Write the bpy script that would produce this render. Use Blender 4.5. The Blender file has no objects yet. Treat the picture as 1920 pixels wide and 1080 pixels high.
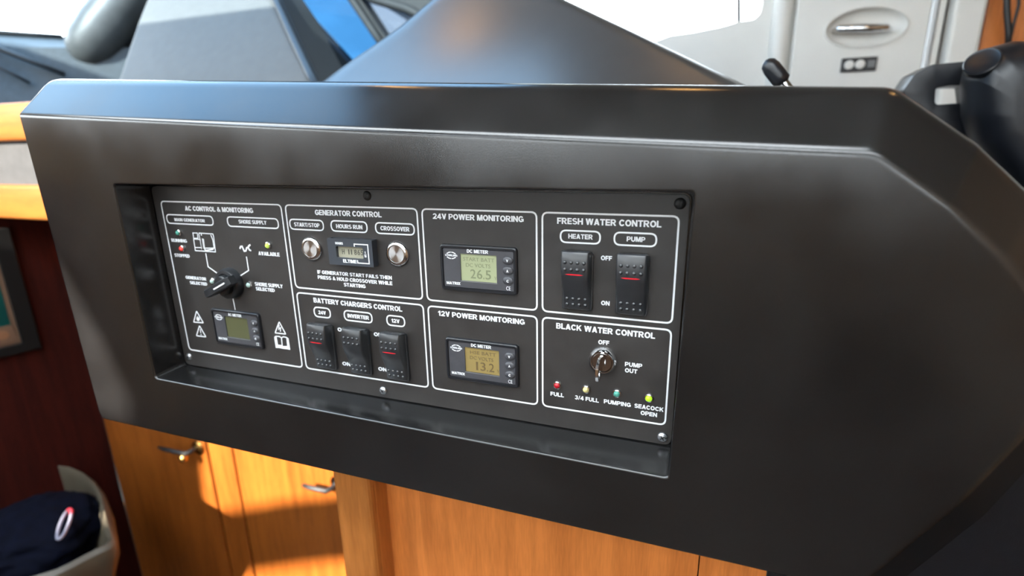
import bpy, bmesh, math, random
from mathutils import Vector, Matrix, noise

random.seed(7)
S = bpy.context.scene
COL = S.collection
PI = math.pi
Z0 = 1.35                                   # height of the top-left legend frame corner above the floor

# ------------------------------------------------------------------ camera
FPX = 983.6828                              # focal length in pixels of the 1920 px wide frame
RT = Vector((0.93828808, 0.34542759, -0.01718308))
DN = Vector((0.07662743, -0.25607817, -0.96361414))
FW = Vector((-0.33725912, 0.90283096, -0.26674432))
CP = Vector((0.5175756, -0.37773336, 0.05073706 + Z0))
cam_data = bpy.data.cameras.new('camera')
cam = bpy.data.objects.new('camera', cam_data)
COL.objects.link(cam)
cam.matrix_world = Matrix(((RT.x, -DN.x, -FW.x, CP.x), (RT.y, -DN.y, -FW.y, CP.y), (RT.z, -DN.z, -FW.z, CP.z), (0, 0, 0, 1)))
cam_data.sensor_width = 36.0
cam_data.lens = FPX * 36.0 / 1920.0
cam_data.clip_start = 0.02
cam_data.dof.use_dof = True
cam_data.dof.focus_distance = 0.43
cam_data.dof.aperture_fstop = 4.0
S.camera = cam

# ------------------------------------------------------------------ view, world, sun
S.view_settings.view_transform = 'Standard'
S.view_settings.look = 'None'
S.view_settings.gamma = 1.0
S.view_settings.use_curve_mapping = False
S.view_settings.exposure = 0.0
S.cycles.use_denoising = True
S.cycles.max_bounces = 8
S.cycles.diffuse_bounces = 4
S.cycles.glossy_bounces = 4
S.cycles.transparent_max_bounces = 8
S.cycles.caustics_reflective = False
S.cycles.caustics_refractive = False
S.cycles.sample_clamp_indirect = 6.0

W = bpy.data.worlds.new('sky'); S.world = W; W.use_nodes = True
wn, wl = W.node_tree.nodes, W.node_tree.links
wn.clear()
w_out = wn.new('ShaderNodeOutputWorld'); w_bg = wn.new('ShaderNodeBackground')
w_tc = wn.new('ShaderNodeTexCoord'); w_sep = wn.new('ShaderNodeSeparateXYZ')
wl.new(w_tc.outputs['Generated'], w_sep.inputs[0])
w_grad = wn.new('ShaderNodeValToRGB')
w_grad.color_ramp.elements[0].color = (0.30, 0.33, 0.36, 1)
w_grad.color_ramp.elements[1].color = (0.52, 0.66, 0.82, 1)
for p, c in ((0.5, (0.83, 0.86, 0.88, 1)), (0.60, (0.93, 0.95, 0.97, 1)), (0.80, (0.43, 0.66, 0.93, 1)), (0.90, (0.37, 0.60, 0.88, 1))):
    e = w_grad.color_ramp.elements.new(p); e.color = c
w_m = wn.new('ShaderNodeMath'); w_m.operation = 'MULTIPLY_ADD'; w_m.inputs[1].default_value = 0.5; w_m.inputs[2].default_value = 0.5
wl.new(w_sep.outputs['Z'], w_m.inputs[0]); wl.new(w_m.outputs[0], w_grad.inputs['Fac'])
w_no = wn.new('ShaderNodeTexNoise'); w_no.inputs['Scale'].default_value = 9.0; w_no.inputs['Detail'].default_value = 6.0
w_mp = wn.new('ShaderNodeMapping'); w_mp.inputs['Scale'].default_value = (1, 1, 2.2)
wl.new(w_tc.outputs['Generated'], w_mp.inputs[0]); wl.new(w_mp.outputs[0], w_no.inputs['Vector'])
w_cr = wn.new('ShaderNodeValToRGB'); w_cr.color_ramp.elements[0].position = 0.5; w_cr.color_ramp.elements[1].position = 0.72
wl.new(w_no.outputs['Fac'], w_cr.inputs['Fac'])
w_mix = wn.new('ShaderNodeMix'); w_mix.data_type = 'RGBA'
w_cm = wn.new('ShaderNodeMath'); w_cm.operation = 'MULTIPLY'; w_cm.inputs[1].default_value = 0.35
wl.new(w_cr.outputs['Color'], w_cm.inputs[0]); wl.new(w_cm.outputs[0], w_mix.inputs['Factor'])
wl.new(w_grad.outputs['Color'], w_mix.inputs['A']); w_mix.inputs['B'].default_value = (1.6, 1.6, 1.6, 1)
wl.new(w_mix.outputs['Result'], w_bg.inputs['Color'])
w_bg.inputs['Strength'].default_value = 11.5
wl.new(w_bg.outputs[0], w_out.inputs[0])

SUN = Vector((-0.12, -0.80, 0.50)).normalized()     # towards the sun: behind the camera and to the left
sl = bpy.data.lights.new('sun', 'SUN'); sl.energy = 34.0; sl.angle = math.radians(0.8); sl.color = (1.0, 0.93, 0.82)
so = bpy.data.objects.new('sun', sl); COL.objects.link(so)
so.location = (0, -4, 6); so.rotation_euler = SUN.to_track_quat('Z', 'Y').to_euler()


# ------------------------------------------------------------------ helpers
def ray(u, v):
    a, b = (u - 960.0) / FPX, (v - 540.0) / FPX
    return RT * a + DN * b + FW


def at(u, v, y=None, z=None, x=None):
    """point of the scene seen at pixel (u, v) of the photograph, on the plane y, z or x"""
    d = ray(u, v)
    if y is not None: t = (y - CP.y) / d.y
    elif z is not None: t = (z - CP.z) / d.z
    else: t = (x - CP.x) / d.x
    return CP + d * t


def at_plane(u, v, p, n):
    d = ray(u, v)
    return CP + d * ((Vector(p) - CP).dot(Vector(n)) / d.dot(Vector(n)))


def at_fn(u, v, fn, y0=0.5):
    """point seen at a pixel on the surface y = fn(z)"""
    d = ray(u, v)
    lo, hi = 0.2, 4.0
    for _ in range(60):
        m = (lo + hi) / 2
        p = CP + d * m
        if p.y < fn(p.z): lo = m
        else: hi = m
    return CP + d * lo


class MB:
    def __init__(self): self.b = bmesh.new()
    def v(self, p): return self.b.verts.new(Vector(p))
    def f(self, vs):
        try: return self.b.faces.new(vs)
        except ValueError: return None
    def box(self, x0, x1, y0, y1, z0, z1):
        p = [self.v((x, y, z)) for x in (x0, x1) for y in (y0, y1) for z in (z0, z1)]
        for q in ((0, 1, 3, 2), (4, 6, 7, 5), (0, 4, 5, 1), (2, 3, 7, 6), (0, 2, 6, 4), (1, 5, 7, 3)): self.f([p[i] for i in q])
        return self
    def loft(self, rings, close=True, cap0=True, cap1=True):
        R = [[self.v(p) for p in r] for r in rings]
        n = len(R[0])
        for a, b in zip(R, R[1:]):
            for i in range(n if close else n - 1):
                j = (i + 1) % n
                self.f([a[i], a[j], b[j], b[i]])
        if close and cap0: self.f(R[0][::-1])
        if close and cap1: self.f(R[-1])
        return R
    def prism(self, pts, off):
        """polygon pts (3-D) swept by the vector off"""
        off = Vector(off)
        self.loft([[Vector(p) for p in pts], [Vector(p) + off for p in pts]])
        return self
    def holed(self, outer, holes, off):
        """flat plate with holes: outer / holes are lists of 3-D points of one plane"""
        off = Vector(off)
        b2 = bmesh.new(); edges = []
        for loop in [outer] + holes:
            vs = [b2.verts.new(Vector(p)) for p in loop]
            edges += [b2.edges.new((vs[i], vs[(i + 1) % len(vs)])) for i in range(len(vs))]
        bmesh.ops.triangle_fill(b2, use_beauty=True, use_dissolve=False, edges=edges)
        b2.verts.index_update()
        A = [self.v(v.co) for v in b2.verts]; C = [self.v(v.co + off) for v in b2.verts]
        for fc in b2.faces:
            ii = [v.index for v in fc.verts]
            self.f([A[i] for i in ii]); self.f([C[i] for i in ii[::-1]])
        for e in b2.edges:
            if len(e.link_faces) == 1:
                i, j = e.verts[0].index, e.verts[1].index
                self.f([A[i], A[j], C[j], C[i]])
        b2.free()
        return self
    def lathe(self, prof, c, ax=(0, -1, 0), n=40, sx=1.0, sz=1.0):
        """profile [(radius, height)] turned about the axis ax through c"""
        ax = Vector(ax).normalized()
        e1 = Vector((1, 0, 0)) if abs(ax.x) < 0.9 else Vector((0, 1, 0))
        e1 = (e1 - ax * e1.dot(ax)).normalized(); e2 = ax.cross(e1)
        c = Vector(c); rings = []
        for r, h in prof:
            rings.append([c + ax * h + e1 * (math.cos(2 * PI * i / n) * r * sx) + e2 * (math.sin(2 * PI * i / n) * r * sz) for i in range(n)])
        self.loft(rings)
        return self
    def tube(self, pts, r, n=12):
        pts = [Vector(p) for p in pts]; rings = []
        rr = r if isinstance(r, (list, tuple)) else [r] * len(pts)
        up = None
        for i, p in enumerate(pts):
            t = (pts[min(i + 1, len(pts) - 1)] - pts[max(i - 1, 0)]).normalized()
            if up is None: up = Vector((0, 0, 1)) if abs(t.z) < 0.9 else Vector((1, 0, 0))
            up = (up - t * up.dot(t)).normalized(); s = t.cross(up)
            rings.append([p + up * (math.cos(2 * PI * k / n) * rr[i]) + s * (math.sin(2 * PI * k / n) * rr[i]) for k in range(n)])
        self.loft(rings)
        return self
    def stroke(self, pts, w, y, closed=False, th=0.00025):
        """printed line of width w along pts = [(x, z)], standing th proud of the plane y"""
        P = [Vector((p[0], p[1])) for p in pts]; n = len(P); L = []; Rr = []
        for i in range(n):
            a = P[(i - 1) % n] if (closed or i > 0) else None
            b = P[(i + 1) % n] if (closed or i < n - 1) else None
            d1 = (P[i] - a).normalized() if a is not None else None
            d2 = (b - P[i]).normalized() if b is not None else None
            if d1 is None: d1 = d2
            if d2 is None: d2 = d1
            m = Vector((-(d1 + d2).y, (d1 + d2).x))
            if m.length < 1e-6: m = Vector((-d1.y, d1.x))
            m.normalize()
            k = m.dot(Vector((-d1.y, d1.x))); k = max(k, 0.4)
            L.append(P[i] + m * (w / 2 / k)); Rr.append(P[i] - m * (w / 2 / k))
        rings = [[(L[i].x, y, L[i].y), (L[i].x, y - th, L[i].y), (Rr[i].x, y - th, Rr[i].y), (Rr[i].x, y, Rr[i].y)] for i in range(n)]
        V = [[self.v(p) for p in r] for r in rings]
        for i in range(n if closed else n - 1):
            a, b = V[i], V[(i + 1) % n]
            for k in range(4):
                self.f([a[k], a[(k + 1) % 4], b[(k + 1) % 4], b[k]])
        if not closed:
            self.f(V[0][::-1]); self.f(V[-1])
        return self
    def fill(self, pts, y, th=0.00025):
        self.prism([(p[0], y, p[1]) for p in pts], (0, -th, 0))
        return self
    def text(self, s, L, R, cap, y, th=0.00025, bold=0.035, lcd=False):
        """lettering s from the baseline point L = (x, z) to R, capital height cap, on the plane y"""
        z = (L[1] + R[1]) / 2
        if lcd:
            V, F = glyphs(s, bold)
            vs = [self.v((L[0] + (R[0] - L[0]) * a, y - (th if c else 0.0), z + cap * b)) for a, b, c in V]
            for fc in F: self.f([vs[i] for i in fc])
            return self
        w, polys = heavy(s)
        k = (R[0] - L[0]) / w
        for i, pts in enumerate(polys):
            self.prism([(L[0] + p[0] * k, y, z + cap * p[1]) for p in pts], (0, -th - 0.000012 * (i % 7), 0))
        return self
    def build(self, name, m, parent=None, smooth=None, bevel=None, seg=2, sub=0):
        bmesh.ops.recalc_face_normals(self.b, faces=self.b.faces[:])
        me = bpy.data.meshes.new(name)
        self.b.to_mesh(me); self.b.free()
        if m: me.materials.append(m)
        o = bpy.data.objects.new(name, me); COL.objects.link(o)
        if parent is not None:
            o.parent = parent
            o.matrix_parent_inverse = parent.matrix_basis.inverted()
        if bevel:
            md = o.modifiers.new('edge', 'BEVEL'); md.width = bevel; md.segments = seg; md.limit_method = 'ANGLE'; md.angle_limit = math.radians(32); md.harden_normals = False
        if sub:
            md = o.modifiers.new('smooth', 'SUBSURF'); md.levels = sub; md.render_levels = sub
        if smooth is not None:
            for p in me.polygons: p.use_smooth = True
            if smooth < 180 and not bevel:
                me.set_sharp_from_angle(angle=math.radians(smooth))
        return o


def _R(x0, y0, x1, y1): return [(x0, y0), (x1, y0), (x1, y1), (x0, y1)]
def _mir(q, w): return [(w - x, y) for x, y in q]
def _arc(cx, cy, rx, ry, a0, a1, tx, ty, n=14):
    """band between an ellipse and the smaller one inside it, as quads"""
    out = []
    for i in range(n):
        t0, t1 = math.radians(a0 + (a1 - a0) * i / n), math.radians(a0 + (a1 - a0) * (i + 1) / n)
        P = lambda t, a, b: (cx + math.cos(t) * a, cy + math.sin(t) * b)
        out.append([P(t0, rx, ry), P(t1, rx, ry), P(t1, rx - tx, ry - ty), P(t0, rx - tx, ry - ty)])
    return out
def _line(pts, w):
    out = []
    for a, b in zip(pts, pts[1:]):
        a, b = Vector(a), Vector(b); d = (b - a).normalized(); n = Vector((-d.y, d.x)) * (w / 2); e = d * (w * 0.18)
        out.append([tuple(a - e + n), tuple(a - e - n), tuple(b + e - n), tuple(b + e + n)])
    return out
def _alphabet():
    h, v = 0.20, 0.235
    G = {}
    G['I'] = (v, [_R(0, 0, v, 1)])
    G['L'] = (0.68, [_R(0, 0, v, 1), _R(v, 0, 0.68, h)])
    G['E'] = (0.72, [_R(0, 0, v, 1), _R(v, 0, 0.72, h), _R(v, 0.41, 0.68, 0.60), _R(v, 1 - h, 0.71, 1)])
    G['F'] = (0.68, [_R(0, 0, v, 1), _R(v, 0.39, 0.62, 0.58), _R(v, 1 - h, 0.68, 1)])
    G['H'] = (0.84, [_R(0, 0, v, 1), _R(0.84 - v, 0, 0.84, 1), _R(v, 0.41, 0.84 - v, 0.61)])
    G['T'] = (0.78, [_R(0, 1 - h, 0.78, 1), _R(0.39 - v / 2, 0, 0.39 + v / 2, 1 - h)])
    G['N'] = (0.84, [_R(0, 0, v, 1), _R(0.84 - v, 0, 0.84, 1), [(0, 1), (v, 1), (0.84, 0), (0.84 - v, 0)]])
    d = [(0, 1), (0.30, 1), (0.605, 0), (0.385, 0)]
    G['M'] = (0.99, [_R(0, 0, 0.215, 1), _R(0.775, 0, 0.99, 1), d, _mir(d, 0.99)])
    d = [(0, 1), (0.27, 1), (0.56, 0), (0.31, 0)]
    G['V'] = (0.87, [d, _mir(d, 0.87)])
    d = [(0, 1), (0.24, 1), (0.46, 0), (0.24, 0)]; e = _mir(d, 0.70)
    G['W'] = (1.24, [d, e, [(x + 0.54, y) for x, y in d], [(x + 0.54, y) for x, y in e]])
    d = [(0, 0), (0.26, 0), (0.57, 1), (0.31, 1)]
    G['A'] = (0.88, [d, _mir(d, 0.88), _R(0.22, 0.17, 0.66, 0.35)])
    d = [(0, 0), (0.29, 0), (0.86, 1), (0.57, 1)]
    G['X'] = (0.86, [d, _mir(d, 0.86)])
    d = [(0, 1), (0.28, 1), (0.55, 0.40), (0.32, 0.40)]
    G['Y'] = (0.87, [d, _mir(d, 0.87), _R(0.435 - v / 2, 0, 0.435 + v / 2, 0.46)])
    G['K'] = (0.88, [_R(0, 0, v, 1), [(v - 0.03, 0.27), (v - 0.03, 0.56), (0.57, 1), (0.86, 1)], [(0.33, 0.50), (0.50, 0.68), (0.88, 0), (0.59, 0)]])
    G['O'] = (0.92, _arc(0.46, 0.5, 0.46, 0.515, 0, 360, 0.24, 0.215, 28))
    G['0'] = (0.74, _arc(0.37, 0.5, 0.37, 0.515, 0, 360, 0.215, 0.20, 28))
    G['C'] = (0.86, _arc(0.45, 0.5, 0.45, 0.515, 36, 324, 0.24, 0.215, 24))
    G['G'] = (0.90, _arc(0.45, 0.5, 0.45, 0.515, 36, 318, 0.24, 0.215, 24) + [_R(0.49, 0.36, 0.90, 0.55), _R(0.70, 0.10, 0.90, 0.40)])
    G['D'] = (0.84, [_R(0, 0, v, 1), _R(v, 0, 0.34, h), _R(v, 1 - h, 0.34, 1)] + _arc(0.34, 0.5, 0.50, 0.5, -90, 90, 0.24, h))
    G['U'] = (0.84, [_R(0, 0.40, v, 1), _R(0.84 - v, 0.40, 0.84, 1)] + _arc(0.42, 0.41, 0.42, 0.425, 180, 360, v, 0.215))
    bowl = lambda cx, cy, rx, ry: _arc(cx, cy, rx, ry, -90, 90, 0.225, 0.18)
    G['P'] = (0.79, [_R(0, 0, v, 1), _R(v, 0.82, 0.45, 1), _R(v, 0.34, 0.45, 0.52)] + bowl(0.45, 0.67, 0.34, 0.33))
    G['R'] = (0.86, [_R(0, 0, v, 1), _R(v, 0.82, 0.46, 1), _R(v, 0.38, 0.46, 0.56)] + bowl(0.46, 0.69, 0.34, 0.31) + [[(0.30, 0.44), (0.58, 0.44), (0.86, 0), (0.58, 0)]])
    G['B'] = (0.82, [_R(0, 0, v, 1), _R(v, 0.83, 0.45, 1), _R(v, 0.42, 0.46, 0.60), _R(v, 0, 0.46, 0.17)] + _arc(0.45, 0.71, 0.33, 0.29, -90, 90, 0.215, 0.165) + _arc(0.46, 0.30, 0.36, 0.30, -90, 90, 0.225, 0.17))
    G['S'] = (0.80, _arc(0.395, 0.715, 0.375, 0.30, 22, 268, 0.215, 0.185, 18) + _arc(0.405, 0.285, 0.395, 0.30, 92, -158, 0.215, 0.185, 18))
    G['1'] = (0.50, [_R(0.21, 0, 0.45, 1), [(0.0, 0.60), (0.24, 0.70), (0.32, 1.0), (0.24, 1.0), (0.0, 0.78)]])
    G['2'] = (0.78, _arc(0.38, 0.68, 0.37, 0.33, 168, -38, 0.22, 0.19, 16) + [[(0.50, 0.60), (0.68, 0.49), (0.40, 0.16), (0.04, 0.10)], _R(0, 0, 0.77, h), [(0.02, 0.0), (0.02, 0.14), (0.30, 0.44), (0.46, 0.30)]])
    G['3'] = (0.76, _arc(0.37, 0.72, 0.34, 0.295, 160, -88, 0.21, 0.175, 16) + _arc(0.37, 0.29, 0.375, 0.305, 88, -162, 0.22, 0.185, 16))
    G['4'] = (0.80, [_R(0.44, 0, 0.66, 1), _R(0, 0.20, 0.80, 0.38), [(0, 0.36), (0.24, 0.36), (0.66, 1), (0.42, 1)]])
    G['/'] = (0.42, [[(0, 0), (0.15, 0), (0.42, 1), (0.27, 1)]])
    G['.'] = (0.22, [_R(0, 0, 0.22, 0.2)])
    G['&'] = (0.96, _line([(0.86, 0.06), (0.36, 0.62), (0.29, 0.76), (0.36, 0.88), (0.49, 0.88), (0.55, 0.76), (0.46, 0.64), (0.20, 0.44), (0.12, 0.28), (0.20, 0.14), (0.38, 0.10), (0.56, 0.16), (0.72, 0.34), (0.78, 0.46)], 0.185))
    return G
ALPHA = _alphabet()
def heavy(s):
    """heavy sans capitals: total width and filled polygons, capitals 1 tall"""
    x, out = 0.0, []
    for ch in s:
        if ch == ' ': x += 0.36; continue
        w, ps = ALPHA[ch]
        out += [[(x + p[0], p[1]) for p in q] for q in ps]
        x += w + 0.075
    return x - 0.075, out


_gl = {}
def glyphs(s, bold):
    """lettering as vertices (0..1 wide, capitals 0..1 tall, front?) and faces"""
    key = (s, bold)
    if key in _gl: return _gl[key]
    def mesh_of(body):
        cu = bpy.data.curves.new('lettering', 'FONT'); cu.body = body; cu.size = 1.0; cu.offset = bold; cu.extrude = 0.05; cu.resolution_u = 3
        cu.space_character = 1.0 + bold * 1.6
        ob = bpy.data.objects.new('lettering', cu)
        me = bpy.data.meshes.new_from_object(ob)
        bpy.data.objects.remove(ob); bpy.data.curves.remove(cu)
        return me
    mh = mesh_of('H'); capv = [v.co.y for v in mh.vertices]; y0, y1 = min(capv), max(capv); bpy.data.meshes.remove(mh)
    me = mesh_of(s)
    xs = [v.co.x for v in me.vertices]; x0, x1 = min(xs), max(xs)
    V = [((v.co.x - x0) / (x1 - x0), (v.co.y - y0) / (y1 - y0), v.co.z > 0) for v in me.vertices]
    F = [tuple(p.vertices) for p in me.polygons]
    bpy.data.meshes.remove(me)
    _gl[key] = (V, F)
    return V, F


def thing(name, label, cat, loc=(0, 0, 0), group=None):
    o = bpy.data.objects.new(name, None); COL.objects.link(o)
    o.empty_display_size = 0.02
    o.location = loc; o['label'] = label; o['category'] = cat
    if group: o['group'] = group
    return o


def part_root(name, parent, label=None):
    o = bpy.data.objects.new(name, None); COL.objects.link(o)
    o.empty_display_size = 0.01
    o.parent = parent; o.matrix_parent_inverse = parent.matrix_basis.inverted()
    if label: o['label'] = label
    return o


def tag(o, label, cat, group=None):
    o['label'] = label; o['category'] = cat
    if group: o['group'] = group
    return o


def struct(o):
    o['kind'] = 'structure'
    return o


def fillet(poly, r, seg=5):
    """rounded copy of a closed 2-D polygon; r one radius or one per corner"""
    n = len(poly); out = []
    rr = r if isinstance(r, (list, tuple)) else [r] * n
    for i in range(n):
        p = Vector(poly[i]); a = Vector(poly[i - 1]); b = Vector(poly[(i + 1) % n])
        d1 = (a - p); d2 = (b - p); l1, l2 = d1.length, d2.length
        d1.normalize(); d2.normalize()
        ang = d1.angle(d2)
        t = min(rr[i] / max(math.tan(ang / 2), 1e-3), 0.48 * l1, 0.48 * l2)
        s0, s1 = p + d1 * t, p + d2 * t
        for k in range(seg + 1):
            u = k / seg
            out.append(s0 * (1 - u) ** 2 + p * (2 * u * (1 - u)) + s1 * u * u)
    return out


def rrect(x0, x1, z0, z1, r, seg=5):
    return fillet([(x0, z1), (x1, z1), (x1, z0), (x0, z0)], r, seg)


def xz(u, v, y=0.0):
    p = at(u, v, y=y)
    return (p.x, p.z)


# ------------------------------------------------------------------ materials
def mat(name, col, rough=0.5, metal=0.0, ior=1.5, emit=None, es=0.0, coat=0.0, coat_rough=0.1, sheen=0.0):
    m = bpy.data.materials.new(name); m.use_nodes = True
    p = m.node_tree.nodes['Principled BSDF']
    p.inputs['Base Color'].default_value = (*col, 1)
    p.inputs['Roughness'].default_value = rough
    p.inputs['Metallic'].default_value = metal
    p.inputs['IOR'].default_value = ior
    p.inputs['Coat Weight'].default_value = coat
    p.inputs['Coat Roughness'].default_value = coat_rough
    p.inputs['Sheen Weight'].default_value = sheen
    if emit:
        p.inputs['Emission Color'].default_value = (*emit, 1)
        p.inputs['Emission Strength'].default_value = es
    return m


def grain(m, scale, c_amt, r_amt=0.0, bump=0.0, stretch=(1, 1, 1), detail=4.0, bscale=None):
    """vary a material's colour, gloss and height with noise in object space"""
    nt = m.node_tree; N, Lk = nt.nodes, nt.links; p = N['Principled BSDF']
    tc = N.new('ShaderNodeTexCoord'); mp = N.new('ShaderNodeMapping'); mp.inputs['Scale'].default_value = stretch
    no = N.new('ShaderNodeTexNoise'); no.inputs['Scale'].default_value = scale; no.inputs['Detail'].default_value = detail
    Lk.new(tc.outputs['Object'], mp.inputs[0]); Lk.new(mp.outputs[0], no.inputs['Vector'])
    base = p.inputs['Base Color'].default_value[:3]
    if c_amt:
        cr = N.new('ShaderNodeValToRGB')
        cr.color_ramp.elements[0].position = 0.3; cr.color_ramp.elements[1].position = 0.7
        cr.color_ramp.elements[0].color = (*[c * (1 - c_amt) for c in base], 1)
        cr.color_ramp.elements[1].color = (*[min(1, c * (1 + c_amt)) for c in base], 1)
        Lk.new(no.outputs['Fac'], cr.inputs['Fac']); Lk.new(cr.outputs['Color'], p.inputs['Base Color'])
    if r_amt:
        mr = N.new('ShaderNodeMapRange'); r0 = p.inputs['Roughness'].default_value
        mr.inputs['From Min'].default_value = 0.3; mr.inputs['From Max'].default_value = 0.7
        mr.inputs['To Min'].default_value = max(0.02, r0 - r_amt); mr.inputs['To Max'].default_value = min(1, r0 + r_amt)
        Lk.new(no.outputs['Fac'], mr.inputs['Value']); Lk.new(mr.outputs[0], p.inputs['Roughness'])
    if bump:
        n2 = no
        if bscale:
            n2 = N.new('ShaderNodeTexNoise'); n2.inputs['Scale'].default_value = bscale; n2.inputs['Detail'].default_value = 2.0
            Lk.new(mp.outputs[0], n2.inputs['Vector'])
        bp = N.new('ShaderNodeBump'); bp.inputs['Strength'].default_value = bump; bp.inputs['Distance'].default_value = 0.001
        Lk.new(n2.outputs['Fac'], bp.inputs['Height']); Lk.new(bp.outputs[0], p.inputs['Normal'])
    return m


def wood(name, dark, light, rough=0.42, scale=7.0, stretch=(9, 9, 0.7), coat=0.1):
    m = mat(name, light, rough, coat=coat, coat_rough=0.15)
    nt = m.node_tree; N, Lk = nt.nodes, nt.links; p = N['Principled BSDF']
    tc = N.new('ShaderNodeTexCoord'); mp = N.new('ShaderNodeMapping'); mp.inputs['Scale'].default_value = stretch
    Lk.new(tc.outputs['Object'], mp.inputs[0])
    n1 = N.new('ShaderNodeTexNoise'); n1.inputs['Scale'].default_value = scale; n1.inputs['Detail'].default_value = 6.0; n1.inputs['Distortion'].default_value = 0.6
    n2 = N.new('ShaderNodeTexNoise'); n2.inputs['Scale'].default_value = scale * 9; n2.inputs['Detail'].default_value = 3.0
    Lk.new(mp.outputs[0], n1.inputs['Vector']); Lk.new(mp.outputs[0], n2.inputs['Vector'])
    mx = N.new('ShaderNodeMath'); mx.operation = 'MULTIPLY_ADD'; mx.inputs[1].default_value = 0.35
    Lk.new(n2.outputs['Fac'], mx.inputs[0])
    m2 = N.new('ShaderNodeMath'); m2.operation = 'MULTIPLY'; m2.inputs[1].default_value = 0.65
    Lk.new(n1.outputs['Fac'], m2.inputs[0]); Lk.new(m2.outputs[0], mx.inputs[2])
    cr = N.new('ShaderNodeValToRGB'); cr.color_ramp.elements[0].position = 0.36; cr.color_ramp.elements[1].position = 0.62
    cr.color_ramp.elements[0].color = (*dark, 1); cr.color_ramp.elements[1].color = (*light, 1)
    Lk.new(mx.outputs[0], cr.inputs['Fac']); Lk.new(cr.outputs['Color'], p.inputs['Base Color'])
    return m


def glass(name, tint, gloss=0.06):
    m = bpy.data.materials.new(name); m.use_nodes = True
    N, Lk = m.node_tree.nodes, m.node_tree.links; N.clear()
    o = N.new('ShaderNodeOutputMaterial'); t = N.new('ShaderNodeBsdfTransparent'); g = N.new('ShaderNodeBsdfGlossy'); mx = N.new('ShaderNodeMixShader')
    t.inputs['Color'].default_value = (*tint, 1); g.inputs['Roughness'].default_value = 0.03
    mx.inputs[0].default_value = gloss
    Lk.new(t.outputs[0], mx.inputs[1]); Lk.new(g.outputs[0], mx.inputs[2]); Lk.new(mx.outputs[0], o.inputs[0])
    return m


def dull(m, lvl):
    m.node_tree.nodes['Principled BSDF'].inputs['Specular IOR Level'].default_value = lvl
    return m


M = {}
M['console'] = grain(mat('black moulded console', (0.0078, 0.0076, 0.0077), 0.19, ior=1.70), 16.0, 0.25, 0.045, bump=0.05, bscale=1500.0)
M['plate'] = grain(mat('black panel plate', (0.029, 0.0260, 0.0245), 0.42), 60.0, 0.12, 0.04, bump=0.12, bscale=1800.0)
M['print'] = mat('white print', (0.90, 0.91, 0.92), 0.5)
M['rocker'] = grain(mat('black rocker plastic', (0.020, 0.022, 0.025), 0.33, ior=1.75), 80.0, 0.15, 0.04)
M['bezel'] = mat('black bezel plastic', (0.012, 0.013, 0.016), 0.28)
M['meterface'] = grain(mat('dark meter face', (0.055, 0.055, 0.062), 0.4), 90.0, 0.1)
M['hourcase'] = mat('slate hour meter case', (0.040, 0.046, 0.056), 0.35)
M['knob'] = grain(mat('black knob plastic', (0.016, 0.018, 0.021), 0.33), 90.0, 0.15)
M['lcd_green'] = mat('green display', (0.33, 0.36, 0.215), 0.25, coat=0.5)
M['lcd_dark'] = mat('unlit display', (0.085, 0.09, 0.045), 0.25, coat=0.5)
M['lcd_amber'] = mat('brown display', (0.27, 0.20, 0.075), 0.25, coat=0.5)
M['lcd_grey'] = mat('grey display', (0.34, 0.33, 0.25), 0.25, coat=0.5)
M['seg'] = mat('display segments', (0.16, 0.18, 0.10), 0.4)
M['seg_brown'] = mat('brown display segments', (0.12, 0.08, 0.03), 0.4)
M['seg_dark'] = mat('dark display segments', (0.06, 0.06, 0.045), 0.4)
M['steel'] = mat('polished steel', (0.72, 0.71, 0.70), 0.18, metal=1.0)
M['strip'] = mat('brushed steel strip', (0.42, 0.44, 0.46), 0.38, metal=1.0)
M['chrome'] = mat('chrome', (0.80, 0.80, 0.80), 0.08, metal=1.0)
M['screw'] = mat('screw metal', (0.45, 0.46, 0.48), 0.3, metal=1.0)
M['ledge_red'] = mat('red lamp lens', (0.45, 0.01, 0.02), 0.2)
M['led_red_lit'] = mat('lit red lamp lens', (0.75, 0.06, 0.05), 0.25, emit=(1.0, 0.05, 0.04), es=0.35)
M['led_yellow'] = mat('yellow lamp lens', (0.60, 0.52, 0.22), 0.25)
M['led_green'] = mat('green lamp lens', (0.08, 0.36, 0.28), 0.25)
M['led_pale'] = mat('pale green lamp lens', (0.40, 0.55, 0.50), 0.25)
M['led_lime'] = mat('lit lime lamp lens', (0.30, 0.75, 0.02), 0.3, emit=(0.42, 1.0, 0.02), es=0.75)
M['led_olive'] = mat('lit yellow green lamp lens', (0.45, 0.60, 0.10), 0.3, emit=(0.55, 0.80, 0.10), es=0.35)
M['bar'] = mat('lit red bar', (0.5, 0.01, 0.02), 0.3, emit=(1.0, 0.02, 0.04), es=0.38)
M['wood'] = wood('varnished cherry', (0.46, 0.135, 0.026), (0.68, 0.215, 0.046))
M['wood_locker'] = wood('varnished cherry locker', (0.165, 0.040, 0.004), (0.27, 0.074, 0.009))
M['wood_h'] = wood('varnished cherry rail', (0.17, 0.052, 0.008), (0.23, 0.082, 0.014), stretch=(0.7, 9, 9))
M['wood_post'] = wood('varnished cherry post', (0.30, 0.095, 0.016), (0.48, 0.17, 0.036), scale=5.0)
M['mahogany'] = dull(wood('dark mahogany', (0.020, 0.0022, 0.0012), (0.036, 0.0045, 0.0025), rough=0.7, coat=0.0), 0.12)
M['teak'] = wood('teak floor', (0.035, 0.014, 0.006), (0.06, 0.025, 0.010), stretch=(0.7, 9, 9))
M['cowl'] = grain(mat('dark grey dash moulding', (0.030, 0.029, 0.029), 0.33, ior=2.0), 40.0, 0.08)
M['cowl_grey'] = grain(dull(mat('grey dash moulding', (0.125, 0.12, 0.112), 0.6), 0.25), 40.0, 0.05)
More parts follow.
